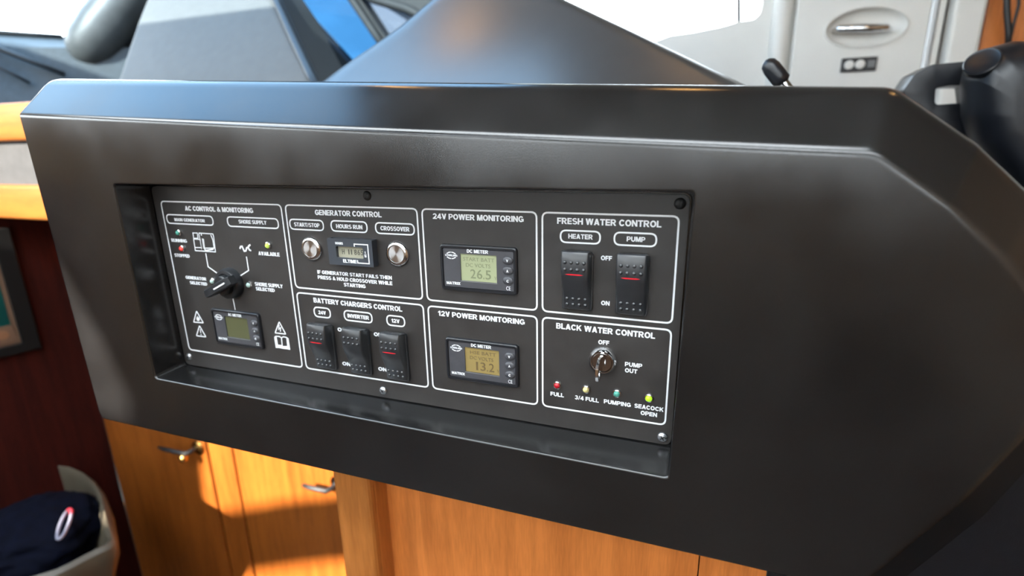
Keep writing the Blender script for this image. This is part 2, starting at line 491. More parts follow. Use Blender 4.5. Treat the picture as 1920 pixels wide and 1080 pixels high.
M['slate'] = grain(mat('slate grey dash lining', (0.038, 0.047, 0.054), 0.6), 60.0, 0.15)
M['lining'] = grain(mat('charcoal lining', (0.020, 0.022, 0.023), 0.7), 60.0, 0.12)
M['white'] = grain(mat('white moulding', (0.72, 0.70, 0.655), 0.45), 12.0, 0.03)
M['headlining'] = grain(mat('cream headlining', (0.42, 0.40, 0.36), 0.8), 30.0, 0.05)
M['cabin'] = grain(mat('cabin wall veneer', (0.30, 0.17, 0.08), 0.5), 9.0, 0.2, stretch=(6, 6, 0.6))
M['rubber'] = mat('black rubber', (0.012, 0.012, 0.013), 0.5)
M['vinyl'] = grain(mat('black vinyl', (0.007, 0.008, 0.011), 0.32), 120.0, 0.2, bump=0.15, bscale=900.0)
M['pad'] = grain(mat('grey padded leather', (0.06, 0.063, 0.062), 0.45), 15.0, 0.25, bump=0.2, bscale=500.0)
M['upholstery'] = grain(mat('grey panel cloth', (0.035, 0.035, 0.036), 0.75), 60.0, 0.15)
M['navy'] = grain(dull(mat('navy cloth', (0.0014, 0.002, 0.007), 0.9), 0.1), 60.0, 0.3, bump=0.4)
M['tub'] = grain(mat('cream moulded plastic', (0.075, 0.060, 0.040), 0.5), 20.0, 0.06)
M['teal'] = grain(dull(mat('teal print', (0.003, 0.045, 0.039), 0.6), 0.1), 12.0, 0.25)
M['beige'] = dull(mat('beige mat board', (0.14, 0.08, 0.05), 0.6), 0.2)
M['brownprint'] = mat('brown print', (0.20, 0.09, 0.04), 0.6)
M['frameblack'] = dull(mat('black frame', (0.006, 0.006, 0.006), 0.5), 0.15)
M['brass'] = mat('brass', (0.55, 0.33, 0.10), 0.25, metal=1.0)
M['red'] = mat('red stitching', (0.5, 0.03, 0.05), 0.7)
M['lilac'] = mat('pale stitching', (0.24, 0.23, 0.29), 0.7)
M['grey'] = mat('grey plastic', (0.16, 0.16, 0.16), 0.5)
M['lamp'] = mat('warm lamp', (1, 0.8, 0.5), 0.5, emit=(1.0, 0.52, 0.16), es=48.0)
M['glass_blue'] = glass('tinted windscreen glass', (0.095, 0.197, 0.295))
M['glass_lilac'] = glass('pale tinted glass', (0.20, 0.235, 0.275))
M['glass_roof'] = glass('tinted roof glass', (0.57, 0.64, 0.685), 0.04)
def opal(name, col, frac):
    m = bpy.data.materials.new(name); m.use_nodes = True
    N, Lk = m.node_tree.nodes, m.node_tree.links; N.clear()
    o = N.new('ShaderNodeOutputMaterial'); t = N.new('ShaderNodeBsdfTranslucent'); g = N.new('ShaderNodeBsdfDiffuse'); mx = N.new('ShaderNodeMixShader')
    t.inputs['Color'].default_value = (*col, 1); g.inputs['Color'].default_value = (*col, 1); mx.inputs[0].default_value = 1 - frac
    Lk.new(t.outputs[0], mx.inputs[1]); Lk.new(g.outputs[0], mx.inputs[2]); Lk.new(mx.outputs[0], o.inputs[0])
    return m
M['opal'] = opal('opal roof panel', (0.97, 0.94, 0.88), 0.95)
M['glass'] = glass('clear glass', (0.92, 0.95, 0.96), 0.03)

CEIL = Z0 + 0.95
YW = 1.20                                   # the forward bulkhead


def sun_shadow(p, z=CEIL):
    """where the ray from p to the sun crosses the height z"""
    k = (z - p.z) / SUN.z
    q = p + SUN * k
    return Vector((q.x, q.y, z))


# ================================================================== the cabin shell
ROOM = [(-2.1, -4.2), (-2.1, 0.35), (-1.25, YW), (2.0, YW), (2.0, -4.2)]
struct(MB().prism([(x, y, 0.0) for x, y in ROOM], (0, 0, -0.06)).build('floor', M['teak']))

# roof with a tinted roof light over the helm and added openings aft, shaped to throw the sun patches
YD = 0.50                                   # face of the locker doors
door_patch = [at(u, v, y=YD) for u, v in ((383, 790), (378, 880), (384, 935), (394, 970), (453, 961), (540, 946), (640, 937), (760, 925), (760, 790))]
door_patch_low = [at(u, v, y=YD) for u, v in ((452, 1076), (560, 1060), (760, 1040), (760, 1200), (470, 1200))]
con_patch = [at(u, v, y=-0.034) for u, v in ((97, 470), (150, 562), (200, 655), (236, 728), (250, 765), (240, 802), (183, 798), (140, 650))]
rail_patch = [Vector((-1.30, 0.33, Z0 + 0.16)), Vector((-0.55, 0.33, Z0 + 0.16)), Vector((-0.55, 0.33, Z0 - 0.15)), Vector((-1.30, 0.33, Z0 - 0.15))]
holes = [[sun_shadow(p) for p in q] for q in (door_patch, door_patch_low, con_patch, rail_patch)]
ROOF_LIGHT = [(-1.95, -0.20), (-0.33, -0.20), (-0.33, 0.34), (0.06, 0.34), (0.06, 0.92), (-1.45, 0.92), (-1.95, 0.32)]
roof_hole = [Vector((p.x, p.y, CEIL)) for p in fillet(ROOF_LIGHT, 0.06)]
OPAL = [(-1.60, -0.86), (0.95, -0.86), (0.95, -0.40), (-1.60, -0.40)]
opal_hole = [Vector((p.x, p.y, CEIL)) for p in fillet(OPAL, 0.08)]
fill_opal_hole = [Vector((p.x, p.y, CEIL)) for p in fillet([(-0.15, -1.85), (1.60, -1.85), (1.60, -1.26), (-0.15, -1.26)], 0.08)]  # second opal panel, added unseen to brighten the switch panel
for nm_, hl_ in (('window_20', opal_hole), ('window_21', fill_opal_hole)):
    op = MB(); op.f([op.v(p + Vector((0, 0, 0.006))) for p in hl_]); struct(op.build(nm_, M['opal']))
struct(MB().holed([(x, y, CEIL) for x, y in ROOM], [roof_hole, opal_hole, fill_opal_hole] + holes, (0, 0, 0.012)).build('ceiling', M['headlining']))
rg = MB().prism([p + Vector((0, 0, 0.004)) for p in roof_hole], (0, 0, 0.005)).build('window_1', M['glass_roof']); struct(rg)


def wall_with(name, m, a, b, z0, z1, openings, th=0.05):
    """upright wall from a to b (plan points, room on the left of a->b) with rectangular openings (s0, s1, z0, z1)"""
    a, b = Vector((*a, 0)), Vector((*b, 0)); d = (b - a); L = d.length; d.normalize(); n = Vector((d.y, -d.x, 0))
    P = lambda s, z: a + d * s + Vector((0, 0, z))
    hs = [[P(p.x, p.y) for p in rrect(s0, s1, h0, h1, 0.06)] for s0, s1, h0, h1 in openings]
    return struct(MB().holed([P(0, z0), P(L, z0), P(L, z1), P(0, z1)], hs, n * th).build(name, m)), hs, n


# side, rear walls with the saloon windows
_, hl, nl = wall_with('wall_left', M['cabin'], (-2.1, 0.35), (-2.1, -4.2), 0, CEIL, [(0.75, 2.0, Z0 + 0.28, Z0 + 0.82), (2.2, 3.3, Z0 + 0.28, Z0 + 0.82), (3.5, 4.4, Z0 + 0.28, Z0 + 0.82)])
_, hr, nr = wall_with('wall_right', M['cabin'], (2.0, -4.2), (2.0, YW), 0, CEIL, [(0.4, 1.5, Z0 + 0.15, Z0 + 0.7)])
_, hb, nb = wall_with('wall_rear', M['cabin'], (-2.1, -4.2), (2.0, -4.2), 0, CEIL, [(0.2, 1.9, Z0 + 0.12, Z0 + 0.85), (2.15, 3.9, Z0 + 0.12, Z0 + 0.85)])
k = 2
for hs, n in ((hl, nl), (hr, nr), (hb, nb)):
    for h in hs:
        struct(MB().prism([p + n * 0.02 for p in h], n * 0.006).build('window_%d' % k, M['glass'])); k += 1

# unseen overhang added aft of the rear wall to keep sun off the floor
struct(MB().box(-2.1, 2.0, -6.7, -4.26, CEIL, CEIL + 0.05).build('trim_15', M['headlining']))

# angled wall at the left with the bright side window
la, lb = Vector((-2.1, 0.35, 0)), Vector((-1.25, YW, 0))
ld = (lb - la).normalized(); ln = Vector((ld.y, -ld.x, 0))          # towards the cabin
wp = lambda u, v: at_plane(u, v, la, ln)
b0, b1 = wp(-60, 57), wp(118, 69)
hole = [Vector((b0.x, b0.y, b0.z)), wp(60, 65), b1, wp(135, 55), wp(190, -10), wp(230, -60)]
top = max(p.z for p in hole)
zt = min(CEIL - 0.1, Z0 + 0.8)
s_of = lambda p: (p - la).dot(ld)
hole = [la + ld * 0.08 + Vector((0, 0, b0.z - 0.02)), b0, wp(60, 65), b1, wp(136, 52), wp(200, -18), la + ld * min(1.12, s_of(wp(255, -75))) + Vector((0, 0, zt)), la + ld * 0.08 + Vector((0, 0, zt))]
wlm = MB().holed([la, lb, lb + Vector((0, 0, CEIL)), la + Vector((0, 0, CEIL))], [hole], -ln * 0.05).build('wall_left', M['slate']); struct(wlm)
struct(MB().prism([p - ln * 0.02 for p in hole], -ln * 0.006).build('window_%d' % k, M['glass'])); k += 1
# dark sill and gasket line under that window
sill = [la + ld * 0.02 + Vector((0, 0, b0.z - 0.02)), b0 - Vector((0, 0, 0)), wp(60, 65), b1]
struct(MB().tube([p + ln * 0.006 for p in sill], 0.007, 8).build('trim_1', M['rubber'], smooth=180))
# slate grey dash lining below the window: sloping ledge with two dark seams
def lin(u, v, off): return wp(u, v) + ln * off
m = MB()
lr = [[lin(u, 66 + 0.06 * u, 0.004), lin(u, 80 + 0.06 * u, 0.06), lin(u, 100, 0.12), lin(u, 235, 0.17)] for u in (-240, -120, -40, 40, 120, 200, 285)]
m.loft([[p for p in r] for r in lr], close=False)
struct(m.build('trim_2', M['slate'], smooth=50))
for i, (p0, p1, w) in enumerate((((-20, 84), (150, 150), 0.012), ((-20, 108), (90, 165), 0.008))):
    a_, b_ = lin(*p0, 0.13), lin(*p1, 0.16)
    struct(MB().tube([a_, (a_ + b_) / 2 + ln * 0.012, b_], w * 0.6, 8).build('trim_%d' % (3 + i), M['rubber'], smooth=180))

# forward bulkhead: dark windscreen part and white part
fx = lambda u, v: at(u, v, y=YW)
x_mid = fx(930, 0).x
hole1 = [fx(560, -90), fx(457, -95), fx(545, 0), fx(641, 104), fx(700, 62), fx(655, 0), fx(590, -90)]
hole1 = [fx(460, -93), fx(545, 0), fx(641, 104), fx(665, 130), fx(745, 125), fx(657, 0), fx(590, -92)]
hole2 = [fx(610, -92), fx(677, 0), fx(712, 54), fx(745, 100), fx(850, 95), fx(768, 18), fx(706, 0), fx(650, -30)]
def clampz(q): return [Vector((p.x, p.y, min(p.z, CEIL - 0.06))) for p in q]
hole1, hole2 = clampz(hole1), clampz(hole2)
struct(MB().holed([(-1.25, YW, 0), (x_mid, YW, 0), (x_mid, YW, CEIL), (-1.25, YW, CEIL)], [hole1, hole2], (0, 0.05, 0)).build('wall_front', M['lining']))
struct(MB().prism([p + Vector((0, 0.03, 0)) for p in hole1], (0, 0.006, 0)).build('window_%d' % k, M['glass_blue'])); k += 1
struct(MB().prism([p + Vector((0, 0.03, 0)) for p in hole2], (0, 0.006, 0)).build('window_%d' % k, M['glass_lilac'])); k += 1
# raised frame bar of the windscreen
fb = [fx(640, -45), fx(706, 1), fx(768, 19), fx(850, 60)]
struct(MB().tube([p + Vector((0, -0.02, 0)) for p in fb], 0.014, 12).build('trim_5', M['lining'], smooth=180))
mb_ = [fx(600, -95), fx(664, 0), fx(703, 58), fx(740, 112)]
struct(MB().tube([p + Vector((0, -0.012, 0)) for p in mb_], 0.013, 12).build('trim_6', M['lining'], smooth=180))

hole3 = [fx(1030, -90), fx(1010, 60), fx(1120, 88), fx(1230, 76), fx(1256, 66), fx(1300, 60), fx(1350, 50), fx(1385, 40), fx(1412, 36), fx(1424, 26), fx(1429, 10), fx(1431, -20), fx(1432, -90)]
hole3 = clampz(hole3)
struct(MB().holed([(x_mid, YW, 0), (2.0, YW, 0), (2.0, YW, CEIL), (x_mid, YW, CEIL)], [hole3], (0, 0.05, 0)).build('wall_front', M['white'], bevel=0.01))
struct(MB().prism([p + Vector((0, 0.03, 0)) for p in hole3], (0, 0.006, 0)).build('window_%d' % k, M['glass'])); k += 1
struct(MB().prism([p + Vector((0, 0.012, 0)) for p in (fx(1381, -90), fx(1382, 40), fx(1390, 40), fx(1390, -90))], (0, 0.02, 0)).build('trim_7', M['grey']))
# rounded white pillar beside the door
px0, px1 = fx(1440, 100).x, fx(1478, 100).x
struct(MB().lathe([((px1 - px0) / 2, 0.0), ((px1 - px0) / 2, CEIL - 0.02)], ((px0 + px1) / 2, YW - 0.004, 0.01), ax=(0, 0, 1), n=32).build('trim_8', M['white'], smooth=50))

# white door with an oval recess and chrome pull
yd = YW - 0.03
dx = lambda u, v: at(u, v, y=yd)
dl, dr = dx(1487, 80).x, dx(1738, 80).x
oc, orx, orz = dx(1623, 52), abs(dx(1697, 52).x - dx(1548, 52).x) / 2, abs(dx(1623, 15).z - dx(1623, 88).z) / 2
oval = [Vector((oc.x + math.cos(2 * PI * i / 48) * orx, yd, oc.z + math.sin(2 * PI * i / 48) * orz)) for i in range(48)]
door = MB().holed([(dl, yd, 0.03), (dr, yd, 0.03), (dr, yd, CEIL - 0.03), (dl, yd, CEIL - 0.03)], [oval], (0, 0.022, 0)).build('door_1', M['white'], bevel=0.004)
struct(door)
m = MB()
rings = []
for s, d in ((1.07, 0.001), (1.05, -0.004), (1.0, -0.002), (0.94, 0.010), (0.80, 0.017), (0.5, 0.020), (0.05, 0.020)):
    rings.append([Vector((oc.x + math.cos(2 * PI * i / 48) * orx * s, yd + d, oc.z + math.sin(2 * PI * i / 48) * orz * s)) for i in range(48)])
m.loft(rings, cap0=False)
m.build('pull_recess', M['white'], parent=door, smooth=180)
h0, h1 = dx(1563, 58), dx(1671, 54)
hm = (h0 + h1) / 2
hd = MB()
hd.tube([h0 + Vector((0, 0.006, 0)), h0 + Vector((0.01, -0.004, 0.003)), hm + Vector((0, -0.01, 0.002)), h1 + Vector((-0.01, -0.004, 0.003)), h1 + Vector((0, 0.006, 0))], [0.005, 0.0085, 0.0095, 0.0085, 0.005], 12)
ho = hd.build('door_handle', M['chrome'], parent=door, smooth=180); ho['label'] = 'chrome pull handle'
# steel edge strip, dark joint, white jamb and cherry panel right of the door
def upright(u0, u1, v, y, th, name, m, bev=0.003):
    a_, b_ = at(u0, v, y=y), at(u1, v, y=y)
    return struct(MB().box(a_.x, b_.x, y, y + th, 0.0, CEIL).build(name, m, bevel=bev))
upright(1739, 1752, 60, YW - 0.034, 0.03, 'trim_9', M['strip'])
upright(1752, 1766, 60, YW - 0.028, 0.03, 'trim_10', M['white'])
upright(1767, 1780, 60, YW - 0.006, 0.004, 'trim_11', M['mahogany'], None)
upright(1781, 1843, 60, YW - 0.05, 0.05, 'trim_12', M['white'], 0.008)
upright(1843, 1990, 60, YW - 0.02, 0.02, 'trim_13', M['wood'], None)
# black double socket plate
sa, sb = at(1578, 110, y=yd), at(1641, 133, y=yd)
sp = thing('socket_plate', 'small black double socket plate on the white door under the oval pull', 'socket', ((sa.x + sb.x) / 2, yd, (sa.z + sb.z) / 2))
MB().box(sa.x, sb.x, yd - 0.006, yd, sb.z, sa.z).build('plate', M['rubber'], sp, bevel=0.002)
wz = (sa.z + sb.z) / 2; wx = sb.x - sa.x
for f_ in (0.22, 0.53):
    MB().lathe([(0.010, 0), (0.010, 0.003), (0.008, 0.004)], (sa.x + wx * f_, yd - 0.006, wz), n=24).build('round_cover', M['white'], sp, smooth=40)
MB().box(sa.x + wx * 0.74, sb.x - wx * 0.05, yd - 0.008, yd - 0.006, wz - 0.008, wz + 0.008).build('rocker', M['grey'], sp, bevel=0.001)
# hanging black cables at the cherry panel
yc = YW - 0.06
for i, (pts, r, lab) in enumerate((([(1889, -70), (1888, 20), (1891, 60), (1890, 95)], 0.006, 'thick black cable hanging straight down the cherry panel'),
                                   ([(1912, -70), (1910, 10), (1902, 40), (1894, 75)], 0.003, 'thin black cable curving towards the thick cable on cherry panel'))):
    tag(MB().tube([at(u, v, y=yc) for u, v in pts], r, 10).build('cable', M['rubber'], smooth=180), lab, 'cable', 'black cables')

# padded windscreen pillar at the left
pa, pb = lin(352, -110, 0.10), lin(164, 122, 0.10)
d_ = (pb - pa)
rr = [0.078, 0.078, 0.076, 0.070, 0.054, 0.028, 0.004]
tt = [0, 0.35, 0.75, 0.88, 0.96, 1.0, 1.012]
struct(MB().tube([pa + d_ * t for t in tt], rr, 28).build('trim_14', M['pad'], smooth=180))

# warm downlights in the headlining
for i, (x, y, lab) in enumerate(((-0.20, 0.22, 'round warm downlight in the headlining nearest the roof light'), (0.513, 0.34, 'round warm downlight in the headlining above the helm console'),
                                (1.16, 0.42, 'round warm downlight in the headlining nearest the helm seat'))):
    t = thing('downlight', lab, 'lamp', (x, y, CEIL), 'cabin downlights')
    MB().lathe([(0.045, 0.0), (0.045, 0.006), (0.034, 0.008), (0.032, 0.002), (0.0305, 0.0)], (x, y, CEIL), ax=(0, 0, -1), n=32).build('trim_ring', M['chrome'], t, smooth=40)
    MB().lathe([(0.030, 0.0), (0.030, 0.003), (0.02, 0.005), (0.002, 0.006)], (x, y, CEIL), ax=(0, 0, -1), n=32).build('lens', M['lamp'], t, smooth=60)

# ================================================================== helm console
F = [(-0.1285, 0.0859), (0.6012, 0.0428), (0.6404, 0.0141), (0.6673, -0.0118), (0.687, -0.037), (0.6985, -0.078), (0.6944, -0.1138), (0.6725, -0.1635), (0.6368, -0.2273), (0.628, -0.2428), (-0.1205, -0.2478)]
O = [(-0.1285, 0.1229), (0.6135, 0.0783), (0.6575, 0.0465), (0.688, 0.0175), (0.712, -0.017), (0.7265, -0.078), (0.7235, -0.135), (0.703, -0.188), (0.668, -0.2500), (0.657, -0.2520), (-0.1205, -0.2505)]
FR = [0.001, 0.018, 0.03, 0.03, 0.03, 0.03, 0.03, 0.05, 0.004, 0.004, 0.010]
ORr = [0.014, 0.022, 0.03, 0.03, 0.03, 0.03, 0.03, 0.05, 0.004, 0.004, 0.010]
SEG = 5
Fp, Op = fillet(F, FR, SEG), fillet(O, ORr, SEG)
Ip = fillet([(x, z) for x, z in F], FR, SEG)


def inset(poly, d):
    n = len(poly); out = []
    for i in range(n):
        p = Vector(poly[i]); j = i; kk = i
        a = Vector(poly[i - 1]); b = Vector(poly[(i + 1) % n])
        t = (b - a)
        if t.length < 1e-7: t = Vector((1, 0))
        t.normalize()
        out.append(p + Vector((t.y, -t.x)) * d)
    return out


def offset_poly(poly, d):
    """polygon corners moved inwards by d (clockwise polygons)"""
    n = len(poly); out = []
    for i in range(n):
        p = Vector(poly[i]); a = (p - Vector(poly[i - 1])).normalized(); b = (Vector(poly[(i + 1) % n]) - p).normalized()
        na, nb_2 = Vector((a.y, -a.x)), Vector((b.y, -b.x))
        mm = (na + nb_2).normalized()
        out.append(p + mm * (d / max(0.35, mm.dot(na))))
    return out


def flat(a, b, e=0.0012):
    d = (b - a); L = d.length
    return [a + d * (e / L), b - d * (e / L)]


def bez(p, a, b, r, n=5):
    """rounded corner at p between directions to a and b"""
    d1 = (a - p); d2 = (b - p)
    t1, t2 = min(r, d1.length * 0.45), min(r, d2.length * 0.45)
    s0, s1 = p + d1.normalized() * t1, p + d2.normalized() * t2
    return [s0 * (1 - u) ** 2 + p * (2 * u * (1 - u)) + s1 * u * u for u in [i / n for i in range(n + 1)]]


def V3(p, y): return Vector((p[0], y, p[1] + Z0))
YF, YO, YB = -0.034, -0.003, 0.115
Fi = fillet(offset_poly(F, 0.012), FR, SEG)
prof = []
for i in range(len(Fp)):
    a, f_, o_, bk = V3(Fi[i], YF), V3(Fp[i], YF), V3(Op[i], YO), V3(Op[i], YB)
    c1, c2 = bez(f_, a, o_, 0.0032, 6), bez(o_, f_, bk, 0.009, 6)
    prof.append([a] + flat(a, c1[0]) + c1 + flat(c1[-1], c2[0]) + c2 + flat(c2[-1], bk) + [bk])
rings = [[pr[j] for pr in prof] for j in range(len(prof[0]))]
# recess loops
RF = fillet([(-0.0128, 0.0192), (0.5095, 0.0192), (0.5064, -0.1832), (-0.0128, -0.1812)], 0.004, 4)
RI = fillet([(-0.0108, 0.0158), (0.5072, 0.0158), (0.5062, -0.1778), (-0.0108, -0.1796)], 0.006, 4)
rprof = []
RO = fillet(offset_poly([(-0.0128, 0.0192), (0.5095, 0.0192), (0.5064, -0.1832), (-0.0128, -0.1812)], -0.008), 0.004, 4)
for i in range(len(RF)):
    a, f_, b_ = V3(RO[i], YF), V3(RF[i], YF), V3(RI[i], 0.0035)
    c1 = bez(f_, a, b_, 0.0022, 5)
    rprof.append([a] + flat(a, c1[0]) + c1 + flat(c1[-1], b_) + [b_])
rrings = [[pr[j] for pr in rprof] for j in range(len(rprof[0]))]
m = MB()
R1 = m.loft(rings, cap0=False, cap1=True)
R2 = m.loft(rrings, cap0=False, cap1=True)
ed = []
for loop in (R1[0], R2[0]):
    for i in range(len(loop)):
        e = m.b.edges.get((loop[i], loop[(i + 1) % len(loop)])) or m.b.edges.new((loop[i], loop[(i + 1) % len(loop)]))
        ed.append(e)
bmesh.ops.triangle_fill(m.b, use_beauty=True, use_dissolve=False, edges=ed)
con = thing('helm_console', 'black helm console with sloping edges framing the recessed switch panel', 'console', (0.27, 0.04, Z0 - 0.25))
m.build('housing', M['console'], con, smooth=40)

# ================================================================== switch panel in the recess
PAN = thing('switch_panel', 'black switch panel with white legends, rockers and meters recessed in the console', 'control panel', (0.248, 0.0, Z0 - 0.178))
pl = [(x, 0.0, z + Z0) for x, z in fillet([(-0.0100, 0.0148), (0.5062, 0.0148), (0.5052, -0.1772), (-0.0100, -0.1788)], 0.006, 4)]
MB().prism(pl, (0, 0.003, 0)).build('face_plate', M['plate'], PAN)


def pxw(a, b): return (xz(*a), xz(*b))


CAPS = {}
def legend(parent, label, frame, pills=(), texts=(), extra=None, lw=0.0013):
    """printed frame, pill outlines and lettering of one section of the panel"""
    m = MB()
    x0, x1, z0, z1 = frame
    m.stroke(rrect(x0, x1, z0, z1, 0.0045, 5), lw, 0.0, closed=True)
    for (uL, uR, t0, b0) in pills:
        # uL, uR: left and right ends; t0 / b0: points on the top and bottom edges
        xl, xr = xz(*uL)[0], xz(*uR)[0]
        zt_, zb_ = xz(*t0)[1], xz(*b0)[1]
        r = (zt_ - zb_) / 2 * 0.98
        m.stroke(rrect(xl + 0.0005, xr - 0.0005, zb_, zt_, r, 7), 0.0012, 0.0, closed=True)
    for s, a, b, cap in texts:
        m.text(s, xz(*a), xz(*b), cap, 0.0)
    if extra: extra(m)
    o = m.build('printed_lettering', M['print'], PAN)
    o['label'] = label
    return o


zT = Z0 - 0.0
XA = (0.0, 0.1534); XB = (0.1583, 0.2945); XC = (0.2992, 0.3973); XD = (0.4019, 0.5000)
zb = Z0 - 0.1603


def ac_extra(m):
    P = lambda u, v: xz(u, v)
    W1 = 0.0011
    # lines from the generator and shore symbols to the selector and meter
    m.stroke([P(386, 475), P(390.4, 500), P(414, 517)], W1, 0.0)
    m.stroke([P(462.3, 481), P(466.3, 507), P(443, 522)], W1, 0.0)
    m.stroke([P(435, 550), P(441.3, 581)], W1, 0.0)
    # generator symbol
    g = lambda x, y: P(355 + x / 21.6, 430 + y / 21.6)
    W2 = 0.0009
    m.stroke([g(150, 145), g(325, 150), g(355, 360), g(180, 360)], W2, 0.0, True)
    m.stroke([g(175, 390), g(440, 410), g(500, 790), g(500, 740), g(250, 735)], W2, 0.0)
    m.stroke([g(175, 380), g(250, 860), g(1065, 915), g(1045, 750), g(990, 300), g(955, 185), g(400, 150), g(390, 200), g(440, 420)], W2, 0.0)
    m.stroke([g(870, 220), g(960, 440), g(1010, 760), g(650, 760)], W2, 0.0)
    m.stroke([g(600, 780), g(540, 400), g(570, 410), g(620, 780), g(660, 860), g(980, 800)], W2 * 1.5, 0.0)
    m.stroke([g(480, 180), g(500, 250)], W2, 0.0)
    # cable symbol of the shore supply
    c = lambda x, y: P(290 + x / 6.75, 360 + y / 6.75)
    m.stroke([c(1080, 718), c(1090, 690), c(1108, 688), c(1120, 715), c(1135, 748), c(1155, 745), c(1168, 705), c(1185, 700)], 0.0016, 0.0)
    m.stroke([c(1212, 668), c(1192, 682), c(1186, 705), c(1200, 732), c(1222, 742)], 0.0016, 0.0)
    # warning triangles and the book
    for A, Bp, C in (((368.7, 583.3), (363.3, 603.8), (381.6, 605.4)), ((374.2, 610.6), (368.6, 629.4), (386.2, 631.6)), ((523.6, 603.3), (516, 624), (536, 626.4))):
        a, b, d = P(*A), P(*Bp), P(*C)
        m.stroke(fillet([a, d, b], 0.0006, 3), 0.0011, 0.0, True)
    m.fill([P(370.2, 601.5), P(368.3, 597), P(370.5, 592), P(371.5, 596), P(373.5, 594), P(374.8, 599), P(373, 602)], 0.0)
    m.stroke([P(375.6, 617), P(376.6, 624.5)], 0.0009, 0.0); m.stroke([P(377, 626.6), P(377.3, 628.2)], 0.0010, 0.0)
    b = lambda x, y: P(500 + x / 15.43, 595 + y / 15.43)
    m.stroke([b(360, 215), b(355, 340), b(405, 300), b(400, 410)], 0.0011, 0.0)
    m.stroke([b(235, 570), b(275, 545), b(370, 555), b(430, 590), b(490, 560), b(570, 580), b(630, 620)], 0.0011, 0.0)
    m.stroke([b(430, 590), b(455, 830)], 0.0012, 0.0)
    m.fill([b(220, 570), b(285, 555), b(330, 790), b(440, 800), b(470, 830), b(600, 830), b(575, 600), b(635, 620), b(685, 940), b(590, 920), b(490, 910), b(455, 905), b(400, 888), b(270, 880)], 0.0)


legend(PAN, 'white legend of the AC CONTROL & MONITORING section', (XA[0], XA[1], zb, zT),
       pills=[((312.7, 411), (400.4, 415), (355, 403.8), (355, 420.3)), ((425.9, 414), (523, 421), (475, 408.4), (475, 426.2))],
       texts=[('AC CONTROL & MONITORING', (347.8, 395), (475.2, 399.2), 0.0046), ('MAIN GENERATOR', (327.8, 414.2), (384.8, 417.2), 0.0031), ('SHORE SUPPLY', (448.2, 418.6), (500.4, 421.4), 0.0036),
              ('RUNNING', (322.3, 453.3), (351, 455), 0.0034), ('STOPPED', (328.2, 481.3), (356.2, 483.2), 0.0034), ('AVAILABLE', (485.3, 478.2), (524.8, 480.9), 0.0036),
              ('GENERATOR', (348.9, 522.8), (387.2, 525.8), 0.0032), ('SELECTED', (357, 533), (389, 535), 0.0032), ('SHORE SUPPLY', (478.5, 535.8), (530.7, 540), 0.0036), ('SELECTED', (480.4, 544.4), (515.6, 547.4), 0.0034)],
       extra=ac_extra)
legend(PAN, 'white legend of the GENERATOR CONTROL section', (XB[0], XB[1], Z0 - 0.0775, zT),
       pills=[((542.9, 420), (607.5, 424), (575, 412.2), (575, 430.8)), ((620.3, 423), (689.3, 427), (655, 415), (655, 434.4)), ((703.5, 427), (777.8, 431), (740, 418.8), (740, 438.8))],
       texts=[('GENERATOR CONTROL', (591.3, 403.2), (715.8, 407.4), 0.0047), ('START/STOP', (552.2, 424.4), (599.5, 426.2), 0.0036), ('HOURS RUN', (630.9, 428.2), (679.8, 429.8), 0.0037), ('CROSSOVER', (713.9, 431.8), (768, 434), 0.0037),
              ('IF GENERATOR START FAILS THEN', (595.7, 513), (735, 524.2), 0.0033), ('PRESS & HOLD CROSSOVER WHILE', (596.5, 522.8), (735.9, 534.7), 0.0033), ('STARTING', (645.3, 537), (685.8, 540), 0.0033)])
legend(PAN, 'white legend of the BATTERY CHARGERS CONTROL section', (XB[0], XB[1], zb, Z0 - 0.0826),
       pills=[((588.6, 585), (620.3, 588), (604, 577.1), (604, 594.6)), ((645, 592), (698.5, 597), (671, 584.6), (671, 602.6)), ((724.7, 600), (759.7, 604), (742, 592.7), (742, 610.8))],
       texts=[('BATTERY CHARGERS CONTROL', (588.6, 566.4), (754.5, 584.8), 0.0046), ('24V', (597.4, 588.6), (611.4, 590.4), 0.0035), ('INVERTER', (652.2, 595.2), (692.2, 599.4), 0.0036), ('12V', (734.4, 604.4), (749.6, 606), 0.0035),
              ('OFF', (633.5, 621), (654, 623), 0.0036), ('ON', (642.5, 684.5), (658, 686.5), 0.0036), ('OFF', (701.5, 630), (722, 632), 0.0036), ('ON', (709.8, 694.6), (725.5, 696.5), 0.0036)])
legend(PAN, 'white legend of the 24V POWER MONITORING section', (XC[0], XC[1], Z0 - 0.0775, zT),
       texts=[('24V POWER MONITORING', (811.9, 410.4), (981.9, 416.4), 0.0045)])
legend(PAN, 'white legend of the 12V POWER MONITORING section', (XC[0], XC[1], zb, Z0 - 0.0829),
       texts=[('12V POWER MONITORING', (822, 592.2), (984, 608.4), 0.0045)])
legend(PAN, 'white legend of the FRESH WATER CONTROL section', (XD[0], XD[1], Z0 - 0.0777, zT),
       pills=[((1050, 443), (1126.5, 446), (1088, 433), (1088, 455.6)), ((1150.7, 447), (1232, 451), (1191, 437), (1191, 460.6))],
       texts=[('FRESH WATER CONTROL', (1044.7, 419.4), (1240, 426.6), 0.0046), ('HEATER', (1065.6, 447.2), (1111.3, 449), 0.0036), ('PUMP', (1175, 452.4), (1209.7, 454.1), 0.0036),
              ('OFF', (1126.7, 487.6), (1147.5, 488.7), 0.0034), ('ON', (1127, 571.8), (1143, 572.9), 0.0034)])
